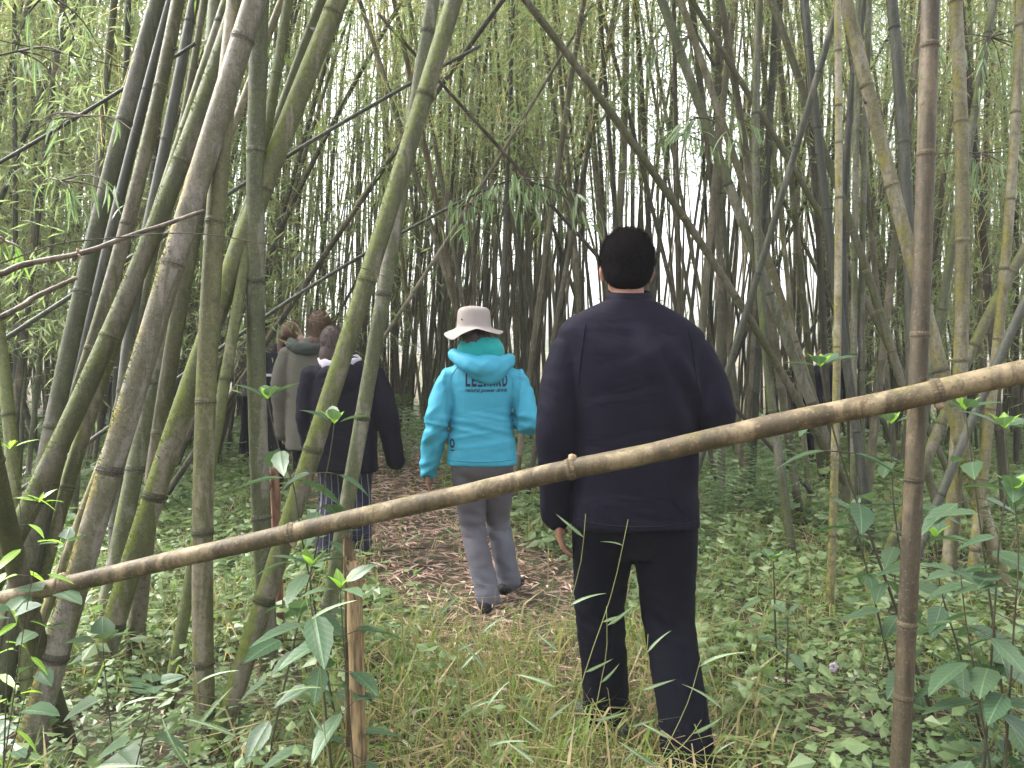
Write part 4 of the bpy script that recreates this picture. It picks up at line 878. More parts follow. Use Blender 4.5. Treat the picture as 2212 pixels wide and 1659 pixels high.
def bar_on(x0, x1, z0, z1):
    bm = bmesh.new(); n = 8; vs = []
    for k in range(n + 1):
        X = x0 + (x1 - x0) * k / n; r = []
        for Z in (z0, z1):
            h = wbv.ray_cast(Vector((X, -1, Z)), Vector((0, 1, 0))); r.append(bm.verts.new((X, (h[0].y if h[0] else -0.12) - 0.0035, Z)))
        vs.append(r)
    for a, b in zip(vs, vs[1:]): bm.faces.new((a[0], b[0], b[1], a[1]))
    return bm
lx0, lx1 = wpx(1007), wpx(1098); lw = (lx1 - lx0) / 7.0
for i, ch in enumerate('LEOPARD'):
    z0_, z1_ = wpz(828), wpz(800)
    if ch == 'O': z0_ += 0.018
    text_on(ch, lx0 + i * lw + lw * 0.08, z0_, lw * 0.80, z1_ - z0_, 'letter', 0.035)
    if ch == 'O': put('letter_bar', to_mesh(bar_on(lx0 + i * lw + lw * 0.08, lx0 + i * lw + lw * 0.88, wpz(828), wpz(828) + 0.010), 'bar', False), M['print'], wjk)
text_on('natural power drink', wpx(1008), wpz(842), wpx(1097) - wpx(1008), 0.029, 'tagline', 0.012, 0.25)
text_on('O', wpx(973.5), wpz(959), wpx(984.5) - wpx(973.5), wpz(938) - wpz(959), 'emblem', 0.045)
put('emblem_bar', to_mesh(bar_on(wpx(974), wpx(984.5), wpz(964.5), wpz(962)), 'bar', False), M['print'], wjk)

# --- the four in front
def walker(label, px, d, head_top, opts, group):
    x = at(px, 900, d).x; zb = ground(x, d); H = CAMZ + (HOR - head_top) / FPX * d - zb; k = H / 1.72; o = opts
    w_ = o.get('w', 0.21); hem = o.get('hem', 0.78); hx = o.get('hx', 0.0); fl = o.get('flare', 1.05)
    ax = o.get('armx', (-0.28, 0.28)); az = o.get('wrz', (0.80, 0.80)); wrx = o.get('wrx', ax)
    J = dict(vox=0.012, voxj=0.011, voxt=0.013, s=k * 0.95, head=(hx, 0.03, H - 0.115), hs=0.98, yaw=o.get('yaw', 0), neck=(hx * 0.5, 0, 1.44 * k), skin='skin',
        sh=((-w_ * 0.85, 0, 1.36 * k), (w_ * 0.85, 0, 1.36 * k)), el=((ax[0], -0.03, 1.08 * k), (ax[1], -0.03, 1.08 * k)), wr=((wrx[0], 0.03, az[0] * k), (wrx[1], 0.03, az[1] * k)),
        hip=((-0.09, 0, 0.84 * k), (0.09, 0, 0.84 * k)), kn=((-0.10, 0.05, 0.46 * k), (0.09, 0.10, 0.47 * k)), an=((-0.11, -0.06, 0.09), (0.09, 0.12, 0.09)),
        torso=[(-w_ * fl, w_ * fl, 0, 0.15, hem * k), (-w_ * fl * 0.98, w_ * fl * 0.98, 0, 0.15, hem * k + 0.06), (-w_ * 0.98, w_ * 0.98, 0, 0.14, 1.05 * k), (-w_ * 0.98, w_ * 0.98, 0, 0.135, 1.22 * k), (-w_ * 0.98, w_ * 0.98, 0, 0.12, 1.35 * k), (-w_ * 0.8, w_ * 0.8, 0, 0.10, 1.42 * k), (-w_ * 0.5, w_ * 0.5, 0, 0.085, 1.46 * k), (-w_ * 0.36, w_ * 0.36, 0, 0.07, 1.49 * k)],
        armr=o.get('armr', [0.085, 0.078, 0.072, 0.066, 0.058]), legr=[0.095, 0.09, 0.072, 0.072, 0.070], hipw=0.17, hipd=0.12, tmat=o['tmat'], smat=o.get('smat', 'blackshoe'), jmat=o['jmat'], sleeve=0.05,
        jw=[(0.011, lambda X, Y, Z: 0.7 * folds(5, 2, o.get('fa', 0.3), d)(X, Y, Z) + 0.4 * ridged(X * 4, Y * 4, Z * 11 + X * 6 + d))])
    r, j, b = person(label, x, d, J, group, zb); return r, j, H, k, hx
G = 'walkers in file on the path'
r, j, H, k, hx = walker('girl in a loose navy rain coat and striped trousers, hidden behind the leaning culms', 742, 5.15, 702, dict(w=0.225, hem=0.66, hx=-0.065, jmat='navy', tmat='striped', smat='whiteshoe', armx=(-0.235, 0.29), wrx=(-0.22, 0.335), wrz=(0.80, 0.76), flare=1.0), G)
hr = put('hair', hair_shell((hx, 0.0, H - 0.095), (0.088, 0.10, 0.095), 0.002, 0.009, [((hx - 0.012, -0.05, H - 0.20), (0.072, 0.06, 0.10)), ((hx - 0.03, -0.05, H - 0.28), (0.055, 0.05, 0.08))]), M['hairdark'], r)
put('strands', strands((hx, 0.0, H - 0.12), (0.088, 0.10, 0.12), 2200, 0.07, None, -0.13, (0.1, -0.2, -0.9), 0.004, 0.25, 0.10), M['hairdark'], hr)
collar(r, (hx * 0.3, -0.01), 0.125, 0.115, 1.385 * k, 1.475 * k, M['greyhood'], 0.02, 0.03, 0.006, 'hood', 0.02)
bm = bmesh.new(); ellipsoid(bm, (0, -0.10, 1.33 * k), (0.15, 0.07, 0.11), None, 20, 12); me = remesh(bm, 0.011, 3); wrinkle(me, 0.012, folds(6, 8, 0.3)); put('coat_hood', me, M['navy'], r)
r, j, H, k, hx = walker('tall walker with tousled brown hair in an olive-grey coat', 676, 6.5, 671, dict(w=0.225, hem=0.56, hx=0.06, jmat='olivecoat', tmat='black', armx=(-0.265, 0.27), wrx=(-0.27, 0.26), wrz=(0.72, 0.75), flare=1.0, fa=-0.2), G)
hr = put('hair', hair_shell((hx, 0.0, H - 0.10), (0.096, 0.11, 0.10), 0.006, 0.008, [((hx, -0.02, H - 0.19), (0.090, 0.08, 0.08)), ((hx - 0.02, -0.03, H - 0.26), (0.085, 0.07, 0.06))], seed=4), M['hairbrown'], r)
put('strands', strands((hx, 0.0, H - 0.12), (0.098, 0.11, 0.12), 2200, 0.06, None, -0.13, (0.1, -0.2, -0.9), 0.004, 0.4, 0.15), M['hairbrown'], hr)
bm = bmesh.new(); P = [Vector((0.19 * math.cos(a) * 0.85, -0.02 - 0.11 * abs(math.sin(a)), 1.45 * k - 0.055 * math.sin(a))) for a in np.linspace(0, math.pi, 12)]
tube(bm, P, [0.05] * 12, 14, True, True); me = remesh(bm, 0.011, 3); wrinkle(me, 0.012, lambda X, Y, Z: mnoise.noise((X * 16, Y * 16, Z * 20))); put('hood', me, M['hooddark'], r)
r, j, H, k, hx = walker('walker in a dark navy jacket with hair tied back, turning right in a face mask', 622, 7.4, 694, dict(w=0.20, hem=0.76, hx=0.035, yaw=-1.0, jmat='navy', tmat='black', armx=(-0.25, 0.25), wrx=(-0.25, 0.25)), G)
put('hair', hair_shell((hx - 0.015, -0.012, H - 0.10), (0.088, 0.10, 0.097), 0.002, 0.01, [((hx - 0.06, -0.08, H - 0.14), (0.05, 0.05, 0.05)), ((hx - 0.07, -0.10, H - 0.25), (0.035, 0.035, 0.10))]), M['hairbrown'], r)
bm = bmesh.new(); ellipsoid(bm, (hx + 0.065, 0.055, H - 0.165), (0.045, 0.05, 0.048)); put('face_mask', to_mesh(bm, 'mask'), M['mask'], r)
collar(r, (0, -0.01), 0.11, 0.10, 1.40 * k, 1.49 * k, M['navy'], 0.015, 0.02, 0.005, 'collar', 0.01)
bm = bmesh.new(); torso(bm, [(-0.21, 0.21, 0, 0.155, 1.18 * k), (-0.212, 0.212, 0, 0.155, 1.205 * k)], n=2.3); put('reflective_band', to_mesh(bm, 'band'), M['greyhood'], r)
r, j, H, k, hx = walker('leading walker in a padded grey-purple coat behind the upright grey-green culm', 550, 9.3, 688, dict(w=0.225, hem=0.82, hx=0.07, jmat='greycoat', tmat='black', armx=(-0.27, 0.27), wrx=(-0.19, 0.26), wrz=(0.98, 0.9)), G)
put('hair', hair_shell((hx, 0.0, H - 0.10), (0.088, 0.10, 0.097), 0.002, 0.01, [((hx, -0.02, H - 0.17), (0.08, 0.07, 0.06))]), M['hairblack'], r)
r, j, H, k, hx = walker('distant reddish-haired walker almost hidden behind the slim yellow culm', 1779, 9.0, 752, dict(w=0.20, hem=0.8, jmat='navy', tmat='black'), None)
put('hair', hair_shell((hx, 0.0, H - 0.10), (0.088, 0.10, 0.097), 0.002, 0.01, [((hx, -0.02, H - 0.18), (0.08, 0.07, 0.07))]), M['hairbrown'], r)

# ------------------------------------------------------------------ ground cover
def sample_ground(n, ymin, ymax, falloff, side=0.78):
    yy = np.linspace(ymin, ymax, 400); pdf = yy * np.minimum(1, (3.5 / yy)) ** falloff; cdf = np.cumsum(pdf); cdf /= cdf[-1]
    y = np.interp(RNG.random(n), cdf, yy); x = RNG.uniform(-1, 1, n) * (side * y + 0.25); return x, y
PX = np.vectorize(path_x); GR = np.vectorize(ground)
def nz(x, y, s, o=0.0): return np.array([mnoise.noise((a * s + o, b * s, o)) for a, b in zip(x, y)])
def in_path(x, y, extra=0.0):
    w_ = np.interp(y, [0, 2.6, 3.6, 4.5, 6, 10, 14], [0.28, 0.34, 0.48, 0.66, 0.80, 0.95, 1.0]) + extra
    return np.abs(x - PX(y) + 0.18 * nz(x, y, 1.6, 5)) + 0.35 * np.maximum(0, nz(x, y, 2.1, 9)) + 0.15 * nz(x, y, 6, 3) < w_
def grass_zone(x, y):
    return ((x - 0.05) / 0.62) ** 2 + ((y - 2.6) / 1.25) ** 2 + 0.55 * nz(x, y, 2.3, 3) < 1.0
# herbs: rosettes of small leaves
def herbs():
    n = 34000; x, y = sample_ground(n, 1.75, 15, 1.15); den = nz(x, y, 1.1, 2.0) + 0.5 * nz(x, y, 3.5, 7)
    ok = ~in_path(x, y, -0.02) & (den + RNG.normal(size=n) * 0.15 > -0.5); ok &= ~(grass_zone(x, y) & (RNG.random(n) < 0.8))
    x, y = x[ok], y[ok]; n = len(x); k = 7; far = np.clip((y / 4.0) ** 0.65, 0.75, 2.4)
    h = RNG.uniform(0.02, 0.17, n) * (0.6 + 0.6 * (nz(x, y, 0.9, 4) + 0.5)); z = GR(x, y)
    a = RNG.random((n, k)) * 6.283; kind = RNG.random(n); size = np.where(kind < 0.55, RNG.uniform(0.014, 0.026, n), np.where(kind < 0.9, RNG.uniform(0.028, 0.05, n), RNG.uniform(0.05, 0.085, n))) * far; h = np.where(kind > 0.84, h + RNG.uniform(0.05, 0.2, n), h)
    lev = RNG.uniform(0.35, 1.0, (n, k)); spread = RNG.uniform(0.0, 1.2, (n, k)) * size[:, None]
    P = np.stack([x[:, None] + np.cos(a) * spread, y[:, None] + np.sin(a) * spread, z[:, None] + h[:, None] * lev], 2).reshape(-1, 3)
    D = np.stack([np.cos(a), np.sin(a), RNG.uniform(-0.45, 0.35, (n, k))], 2).reshape(-1, 3); m_ = len(P)
    Ln = np.repeat(size, k) * RNG.uniform(0.8, 1.5, m_); V, Fc = leaves_np(P, D, np.array([0, 0, 1.0]) + RNG.normal(size=(m_, 3)) * 0.35, Ln, Ln * RNG.uniform(0.45, 0.75, m_), -0.18, 0.1)
    rn = np.repeat(np.clip(np.repeat(RNG.random(n), k) * 0.6 + RNG.random(m_) * 0.4, 0, 1), 4)
    return np_mesh('herbs', V, Fc, rn, smooth=False)
put('ground_herbs', herbs(), M['herb'], label='low green leafy herbs carpeting the forest floor on both sides', cat='ground cover', kind='stuff')
# grass: three-segment blades
def blades(n, x, y, hmin, hmax, wmin, wmax, lean):
    z = GR(x, y); a = RNG.random(n) * 6.283; L = RNG.uniform(hmin, hmax, n); W = RNG.uniform(wmin, wmax, n); ln = RNG.uniform(0.2, 1, n) * lean
    d = np.stack([np.cos(a), np.sin(a), np.zeros(n)], 1); s = np.stack([-np.sin(a + RNG.normal(size=n) * .8), np.cos(a), np.zeros(n)], 1); B_ = np.stack([x, y, z], 1)
    p1 = B_ + d * (L * ln * 0.25)[:, None] + np.array([0, 0, 1.0]) * (L * 0.55)[:, None]; p2 = B_ + d * (L * ln * 0.85)[:, None] + np.array([0, 0, 1.0]) * (L * (0.95 - 0.35 * ln))[:, None]
    w_ = W[:, None] / 2; V = np.stack([B_ - s * w_ * 0.7, B_ + s * w_ * 0.7, p1 - s * w_, p1 + s * w_, p2], 1).reshape(-1, 3); b = np.arange(n)[:, None] * 5
    return V, np.concatenate([b + [0, 1, 3], b + [0, 3, 2], b + [2, 3, 4]]), np.repeat(RNG.random(n), 5)
def grass():
    parts = []
    n = 7200; x = RNG.uniform(-0.9, 1.1, n); y = RNG.uniform(1.75, 4.1, n) ; ok = (nz(x, y, 2.2, 1) + RNG.normal(size=n) * 0.25 > -0.05) & grass_zone(x, y); x, y = x[ok], y[ok]
    parts.append(blades(len(x), x, y, 0.06, 0.30, 0.0022, 0.005, 2.1))
    n = 900; x = RNG.uniform(-0.7, 0.9, n); y = RNG.uniform(1.7, 3.6, n); parts.append(blades(n, x, y, 0.14, 0.42, 0.004, 0.010, 1.8))
    n = 26000; x, y = sample_ground(n, 2.0, 14, 1.1); ok = (~in_path(x, y, -0.12) | (RNG.random(n) < 0.25)) & (nz(x, y, 1.3, 12) > -0.15); x, y = x[ok], y[ok]
    parts.append(blades(len(x), x, y, 0.08, 0.38, 0.003, 0.008, 1.7))
    V, Fc, R = [], [], []; o = 0
    for v, f, r in parts: V.append(v); Fc.append(f + o); R.append(r); o += len(v)
    return np_mesh('grass', np.concatenate(V), np.concatenate(Fc), np.concatenate(R), smooth=False)
put('grass', grass(), M['grass'], label='yellow-green grass growing along the path in the foreground', cat='grass', kind='stuff')
def litter():
    x, y = sample_ground(60000, 1.9, 15, 1.1); a = in_path(x, y, 0.12) | (RNG.random(len(x)) < 0.13); a |= grass_zone(x, y) & (RNG.random(len(x)) < 0.85); x, y = x[a], y[a]; n = len(x)
    far = np.clip((y / 4) ** 0.4, 0.85, 1.6); L = RNG.uniform(0.03, 0.15, n) * far; W = RNG.uniform(0.004, 0.017, n) * far; an = RNG.random(n) * 6.283
    P = np.stack([x, y, GR(x, y) + RNG.uniform(0.004, 0.05, n)], 1); D = np.stack([np.cos(an), np.sin(an), RNG.normal(size=n) * 0.16], 1)
    V, Fc = leaves_np(P, D, np.array([0, 0, 1.0]) + RNG.normal(size=(n, 3)) * 0.45, L, W, 0.45); return np_mesh('litter', V, Fc, np.repeat(RNG.random(n), 4), smooth=False)
put('leaf_litter', litter(), M['litter'], label='pinkish-tan dry bamboo sheaths and straw covering the footpath', cat='leaf litter', kind='stuff')

# ------------------------------------------------------------------ single plants
def leaf_mesh(name, ratio, point=1.0, serr=0.0, bend=0.25, nseg=7, base=0.35, cup=0.18):
    bm = bmesh.new(); rows = []
    for i in range(nseg + 1):
        t = i / nseg; wd = 0.5 * ratio * (math.sin(math.pi * t ** base) ** point) if 0 < t < 1 else 0.0; wd *= 1 + serr * (1 if i % 2 else -1)
        zc = -bend * t * t; rows.append([(t, -wd, zc + cup * wd), (t, -wd * 0.5, zc + cup * wd * 0.15), (t, 0, zc - 0.012), (t, wd * 0.5, zc + cup * wd * 0.15), (t, wd, zc + cup * wd)])
    rows = [[bm.verts.new(p) for p in r] for r in rows]
    for a, b in zip(rows, rows[1:]):
        for k in range(4): bm.faces.new((a[k], b[k], b[k + 1], a[k + 1]))
    bmesh.ops.remove_doubles(bm, verts=bm.verts, dist=1e-5); return to_mesh(bm, name)
LEAF = {'broad': leaf_mesh('broad leaf', 0.47, 0.9, 0.06, 0.22, 8, 0.75), 'lance': leaf_mesh('lance leaf', 0.26, 1.0, 0.03, 0.25, 7, 0.7), 'heart': leaf_mesh('heart leaf', 0.85, 0.75, 0.04, 0.15, 7, 0.5), 'bamboo': leaf_mesh('bamboo leaf', 0.13, 0.8, 0, 0.35, 5, 0.55), 'blade': leaf_mesh('grass blade', 0.10, 0.8, 0, 0.4, 5, 0.5)}
LM = {}
def leaf_data(kind, mk):
    if (kind, mk) not in LM:
        me = LEAF[kind].copy(); me.materials.clear(); me.materials.append(M[mk]); LM[(kind, mk)] = me
    return LM[(kind, mk)]
def add_leaf(root, kind, mk, p, d, length, roll=0.0, up=(0, 0, 1)):
    d = Vector(d).normalized(); u = Vector(up); u = (u - d * u.dot(d)); u = u.normalized() if u.length > 1e-4 else Vector((0, 1, 0)); s = u.cross(d)
    q = Matrix((d, s, u)).transposed().to_quaternion() @ Quaternion((1, 0, 0), roll)
    o = put('leaf', leaf_data(kind, mk), None, root, loc=p); o.rotation_mode = 'QUATERNION'; o.rotation_quaternion = q; o.scale = (length,) * 3; return o
def shrub(stem_px, ds, label, leaf_len, pairs, kind='broad', group='leafy shrubs among the culms', top_new=True, w=7, start=0.15, name='leafy_shrub', cat='shrub', mk='broad', droop=-0.25, seed=0, side=None):
    leaf_len *= 1.3; pairs += 1 if pairs < 4 else 3; rnd = random.Random(seed); P = [at(p[0], p[1], d) for p, d in zip(stem_px, ds)]; t = (P[-1] - P[-2]).normalized()
    p = P[-1].copy(); k = 0
    while p.z > ground(p.x, p.y) - 0.03 and k < 80: p = p + Vector((t.x * 0.03, t.y * 0.03, -0.03)); k += 1
    P.append(p); P = P[::-1]; base = P[0].copy(); Q = [q - base for q in catmull(P, 24)]; dm = sum(ds) / len(ds)
    root = put(name, None, None, None, label, cat, group, loc=base)
    bm = bmesh.new(); r0 = w / 2 / FPX * dm; tube(bm, Q, [r0 * (1 - 0.65 * i / 23) for i in range(24)], 7)
    n = len(Q); ang = rnd.random() * 6
    todo = []
    for j in range(pairs):
        f = start + (1 - start) * j / max(1, pairs - 1) if pairs > 1 else 1.0; i = min(n - 1, int(f * (n - 1))); ang += 1.57 + rnd.uniform(-0.3, 0.3)
        top = j == pairs - 1; size = leaf_len * (0.62 if top else rnd.uniform(0.75, 1.15)) * (0.8 + 0.2 * f)
        for s in ((0, 1.57, 3.14, 4.71) if top else (0, 3.14)):
            a = ang + s + rnd.uniform(-0.25, 0.25); d = Vector((math.cos(a), math.sin(a), rnd.uniform(-0.3, 0.35) + (0.35 if top else 0)))
            pet = 0.02 if top else leaf_len * rnd.uniform(0.15, 0.5); q = Q[i] + d.normalized() * pet
            if pet > 0.022: tube(bm, [Q[i], q], [r0 * 0.4, r0 * 0.25], 5)
            todo.append((q, d + Vector((0, 0, droop if not top else 0.1)), size, rnd.uniform(-0.35, 0.35)))
        if top and top_new:
            for s in range(3): a = ang + 0.8 + s * 2.1; todo.append((Q[i], Vector((math.cos(a) * 0.6, math.sin(a) * 0.6, 0.9)), leaf_len * 0.38, 0.0, 'newleaf'))
    put('stem', to_mesh(bm, 'stem'), M['shrubstem'], root)
    for it in todo: add_leaf(root, kind, it[4] if len(it) > 4 else mk, it[0], it[1], it[2], it[3])
    return root
S_ = shrub
S_([(1772, 792), (1782, 850), (1800, 930), (1835, 1040), (1880, 1160)], [2.75] * 5, 'tall shrub with a bright green tip, rising above the rail beside the slim yellow culm', 0.135, 6, seed=1, w=9)
S_([(1925, 915), (1925, 980), (1930, 1080), (1945, 1200)], [2.9] * 4, 'shrub just left of the brown post with its tip under the rail', 0.125, 5, seed=2)
S_([(2085, 885), (2095, 960), (2110, 1080), (2130, 1230)], [2.35] * 4, 'shrub with glossy leaves right of the brown post, tip touching the rail', 0.115, 6, seed=3)
S_([(2170, 925), (2178, 1010), (2160, 1150), (2150, 1300)], [2.2] * 4, 'large-leaved shrub near the right edge, its bright tip under the rail end', 0.125, 6, seed=4)
S_([(2190, 1060), (2200, 1200), (2190, 1360)], [2.1] * 3, 'dark-leaved shrub cut by the right edge at mid height', 0.125, 5, seed=5)
S_([(2075, 1240), (2085, 1330), (2105, 1450)], [2.15] * 3, 'low shrub with broad pale leaves right of the foot of the brown post', 0.13, 4, seed=6, top_new=False)
S_([(2020, 1160), (2030, 1260), (2070, 1400)], [2.6] * 3, 'slender shrub between the brown post and the mossy culm foot', 0.12, 5, seed=7)
S_([(1670, 1212), (1672, 1260), (1674, 1330)], [3.3] * 3, 'small shrub with a lime tip in the herbs right of the man', 0.105, 3, seed=8)
S_([(1845, 1105), (1855, 1160), (1880, 1260)], [3.0] * 3, 'small shrub with pale spread leaves right of the slim yellow culm', 0.10, 3, seed=9)
S_([(1700, 1330), (1702, 1370), (1700, 1420)], [2.9] * 3, 'low dull green shrub in front of the slim yellow culm foot', 0.085, 3, seed=10, top_new=False)
S_([(578, 862), (590, 920), (605, 975), (626, 1022), (650, 1150)], [2.55] * 5, 'shrub with whitish spread leaves in front of the upright grey-green culm', 0.115, 6, seed=11, w=6)
S_([(722, 915), (715, 970), (700, 1050), (690, 1150), (655, 1300)], [2.5, 2.5, 2.5, 2.5, 2.45], 'shrub with a lime tip between the twin leaning culms', 0.12, 6, seed=12, w=6, start=0.3)
S_([(672, 1222), (670, 1290), (690, 1400), (700, 1500)], [2.2] * 4, 'shrub leaning on the left side of the split stake', 0.12, 6, seed=13, w=7)
S_([(735, 1270), (738, 1330), (745, 1420)], [2.12] * 3, 'shrub with large grey-green leaves covering the front of the split stake', 0.125, 4, seed=14, w=6)
S_([(222, 1385), (225, 1430), (232, 1500)], [2.3] * 3, 'plant with heart-shaped leaves at the foot of the left culms', 0.10, 3, 'heart', seed=15, top_new=False, w=5)
S_([(330, 1480), (325, 1530), (310, 1590)], [2.15] * 3, 'second heart-leaved plant, lower and right of the first', 0.085, 3, 'heart', seed=16, top_new=False, w=5)
S_([(20, 1330), (18, 1380), (15, 1460)], [2.2] * 3, 'heart-leaved plant by the left edge beneath the rail', 0.095, 2, 'heart', seed=17, top_new=False, w=5)
S_([(85, 1085), (60, 1130), (75, 1200), (60, 1300)], [2.2] * 4, 'bright lance-leaved climber at the left edge above the rail', 0.075, 6, 'lance', seed=18, w=3.5, mk='newleaf')
S_([(20, 970), (35, 1040), (45, 1130), (30, 1220)], [2.5] * 4, 'taller pale lance-leaved climber in the left corner among the culms', 0.08, 6, 'lance', seed=19, w=3.5, mk='newleaf')
S_([(140, 1175), (130, 1215), (110, 1290)], [2.3] * 3, 'small round-leaved climber in the fork of the left culms', 0.065, 4, 'heart', seed=20, w=3, top_new=False)

# tall grass stalks with single blades
def stalk(px, top, bot, d, label, n=4, blen=0.16, seed=0, mk='nearleaf', w=3.2):
    rnd = random.Random(seed); a, b = at(*top, d), at(*bot, d); base = Vector((b.x, b.y, b.z)); t = (b - a).normalized(); k = 0
    while base.z > ground(base.x, base.y) - 0.02 and k < 60: base += Vector((t.x * 0.03, 0, -0.03)); k += 1
    Q = [q - base for q in catmull([base, b.lerp(a, 0.05), a.lerp(b, 0.45) + Vector((0.012, 0, 0)), a], 14)]
    root = put('grass_stalk', None, None, None, label, 'grass stalk', 'tall grass stalks in the foreground', loc=base)
    bm = bmesh.new(); tube(bm, Q, [w / 2 / FPX * d * (1 - 0.6 * i / 13) for i in range(14)], 5); put('stem', to_mesh(bm, 'stem'), M['grassstem'], root)
    for j in range(n):
        f = 0.35 + 0.62 * j / max(1, n - 1); q = Q[min(13, int(f * 13))]; s = rnd.choice((-1, 1)) if j else 1
        add_leaf(root, 'blade', mk, q, (s * rnd.uniform(0.5, 1), rnd.uniform(-0.4, 0.4), rnd.uniform(0.2, 1.0)), blen * rnd.uniform(0.6, 1.1), rnd.uniform(-0.6, 0.6), (0, -0.7, 0.7))
    return root
stalk(0, (1357, 1122), (1265, 1450), 2.15, 'tall feathery-tipped grass stalk in front of the left thigh of the man', 4, 0.10, 1)
stalk(0, (1310, 1310), (1290, 1520), 2.1, 'grass stalk with few blades in front of the left trouser leg', 4, 0.10, 2)
stalk(0, (1265, 1110), (1225, 1330), 2.3, 'grass stalk topped with splayed blades by the left hand of the man', 4, 0.11, 3)
stalk(0, (1400, 1370), (1360, 1580), 2.05, 'grass stalk with paired blades between the legs of the man', 5, 0.10, 4)
stalk(0, (1520, 1400), (1430, 1640), 2.0, 'arching brownish grass stalk across the right leg of the man', 3, 0.14, 5)
stalk(0, (1515, 1555), (1430, 1650), 1.95, 'grass stalk with broad light blades at the bottom of the right leg', 4, 0.12, 6)
stalk(0, (985, 1120), (990, 1300), 2.35, 'grass stalk with two wide blades in front of the grey trousers of the woman', 4, 0.13, 7)
stalk(0, (862, 1130), (870, 1260), 2.4, 'grass stalk with upright blades right of the split stake top', 3, 0.10, 8)
stalk(0, (1030, 1330), (1050, 1530), 2.1, 'grass stalk in the middle of the foreground grass', 5, 0.12, 9)
stalk(0, (930, 1290), (1010, 1500), 2.2, 'grass stalk leaning left in the foreground grass', 4, 0.12, 10)
stalk(0, (420, 1440), (415, 1600), 2.0, 'wide-bladed grass stalk in front of the upright khaki culm', 4, 0.15, 11)
stalk(0, (505, 1560), (490, 1650), 1.95, 'wide-bladed grass stalk at the foot of the mossy leaning culm', 4, 0.13, 12)
stalk(0, (660, 1290), (700, 1560), 2.0, 'tall arching grass stalk left of the split stake', 4, 0.12, 13)
stalk(0, (270, 1490), (210, 1640), 1.95, 'grass stalk with long hanging blades at bottom left', 5, 0.13, 14)
stalk(0, (1200, 1450), (1170, 1600), 2.05, 'grass stalk right of the centre of the foreground grass', 4, 0.11, 15)
stalk(0, (1560, 1500), (1540, 1650), 2.0, 'grass stalk right of the right trouser hem', 4, 0.10, 16)

# bamboo leaf sprays
def spray(px, py, d, label, n, spread, ln, seed, twigs=5, mk='nearleaf', aim=(0, -0.2, -0.8)):
    rnd = random.Random(seed); c = at(px, py, d); root = put('bamboo_spray', None, None, None, label, 'bamboo spray', 'drooping bamboo leaf sprays', loc=c)
    bm = bmesh.new(); per = max(1, n // twigs); lv = []
    for t in range(twigs):
        a = rnd.uniform(-1, 1); end = Vector((spread * a, rnd.uniform(-0.3, 0.3) * spread, -spread * rnd.uniform(0.05, 0.6))); mid = end * 0.5 + Vector((0, 0, spread * 0.12)); P = catmull([Vector((0, 0, 0)), mid, end], 8)
        tube(bm, P, [0.004 * (1 - i / 9) for i in range(8)], 5)
        for k in range(per):
            q = P[rnd.randint(2, 7)]; dd = (P[-1] - P[-2]).normalized() * 0.6 + Vector(aim) * rnd.uniform(0.4, 1) + Vector((rnd.gauss(0, 0.5), rnd.gauss(0, 0.5), rnd.gauss(0, 0.3)))
            lv.append((q, dd, ln * rnd.uniform(0.6, 1.1)))
    put('twig', to_mesh(bm, 'twig'), M['twig'], root)
    for q, dd, l in lv: add_leaf(root, 'bamboo', mk, q, dd, l, rnd.uniform(-0.8, 0.8))
spray(1120, 385, 5.0, 'large drooping spray of long bamboo leaves hanging above the beige hat', 84, 0.58, 0.16, 1, 14)
spray(1010, 440, 5.0, 'left hanging end of leaf sprays beside the thin dead pole', 34, 0.38, 0.15, 2, 8)
spray(1525, 255, 4.6, 'small leaf spray on the long steeply slanting culm', 34, 0.30, 0.16, 3, 6)
spray(1480, 290, 5.2, 'thin leaf spray left of the slanting pair of culms', 24, 0.4, 0.14, 4, 5)
spray(100, -15, 2.4, 'bright leaf spray in the top left corner', 14, 0.26, 0.13, 5, 6)
spray(40, 110, 2.6, 'leaf spray below the corner one at upper left', 10, 0.25, 0.11, 6, 5)
spray(180, 250, 2.9, 'leaf spray hanging in front of the left grove', 10, 0.26, 0.11, 7, 5)
spray(130, 390, 3.0, 'leaf spray with broad blades left of the thick grey-brown culm', 20, 0.25, 0.13, 8, 5)
spray(10, 520, 2.2, 'lime leaf spray at the left edge by the bent dead branch', 12, 0.16, 0.11, 9, 4, 'newleaf')
spray(2120, 330, 4.8, 'dense leaf spray in the right grove', 60, 0.5, 0.14, 10, 10)
spray(2140, 80, 4.6, 'leaf spray in the upper right corner', 60, 0.5, 0.14, 11, 10)
spray(1500, 80, 6.0, 'leaf spray high in front of the right clump', 50, 0.6, 0.15, 12, 9)

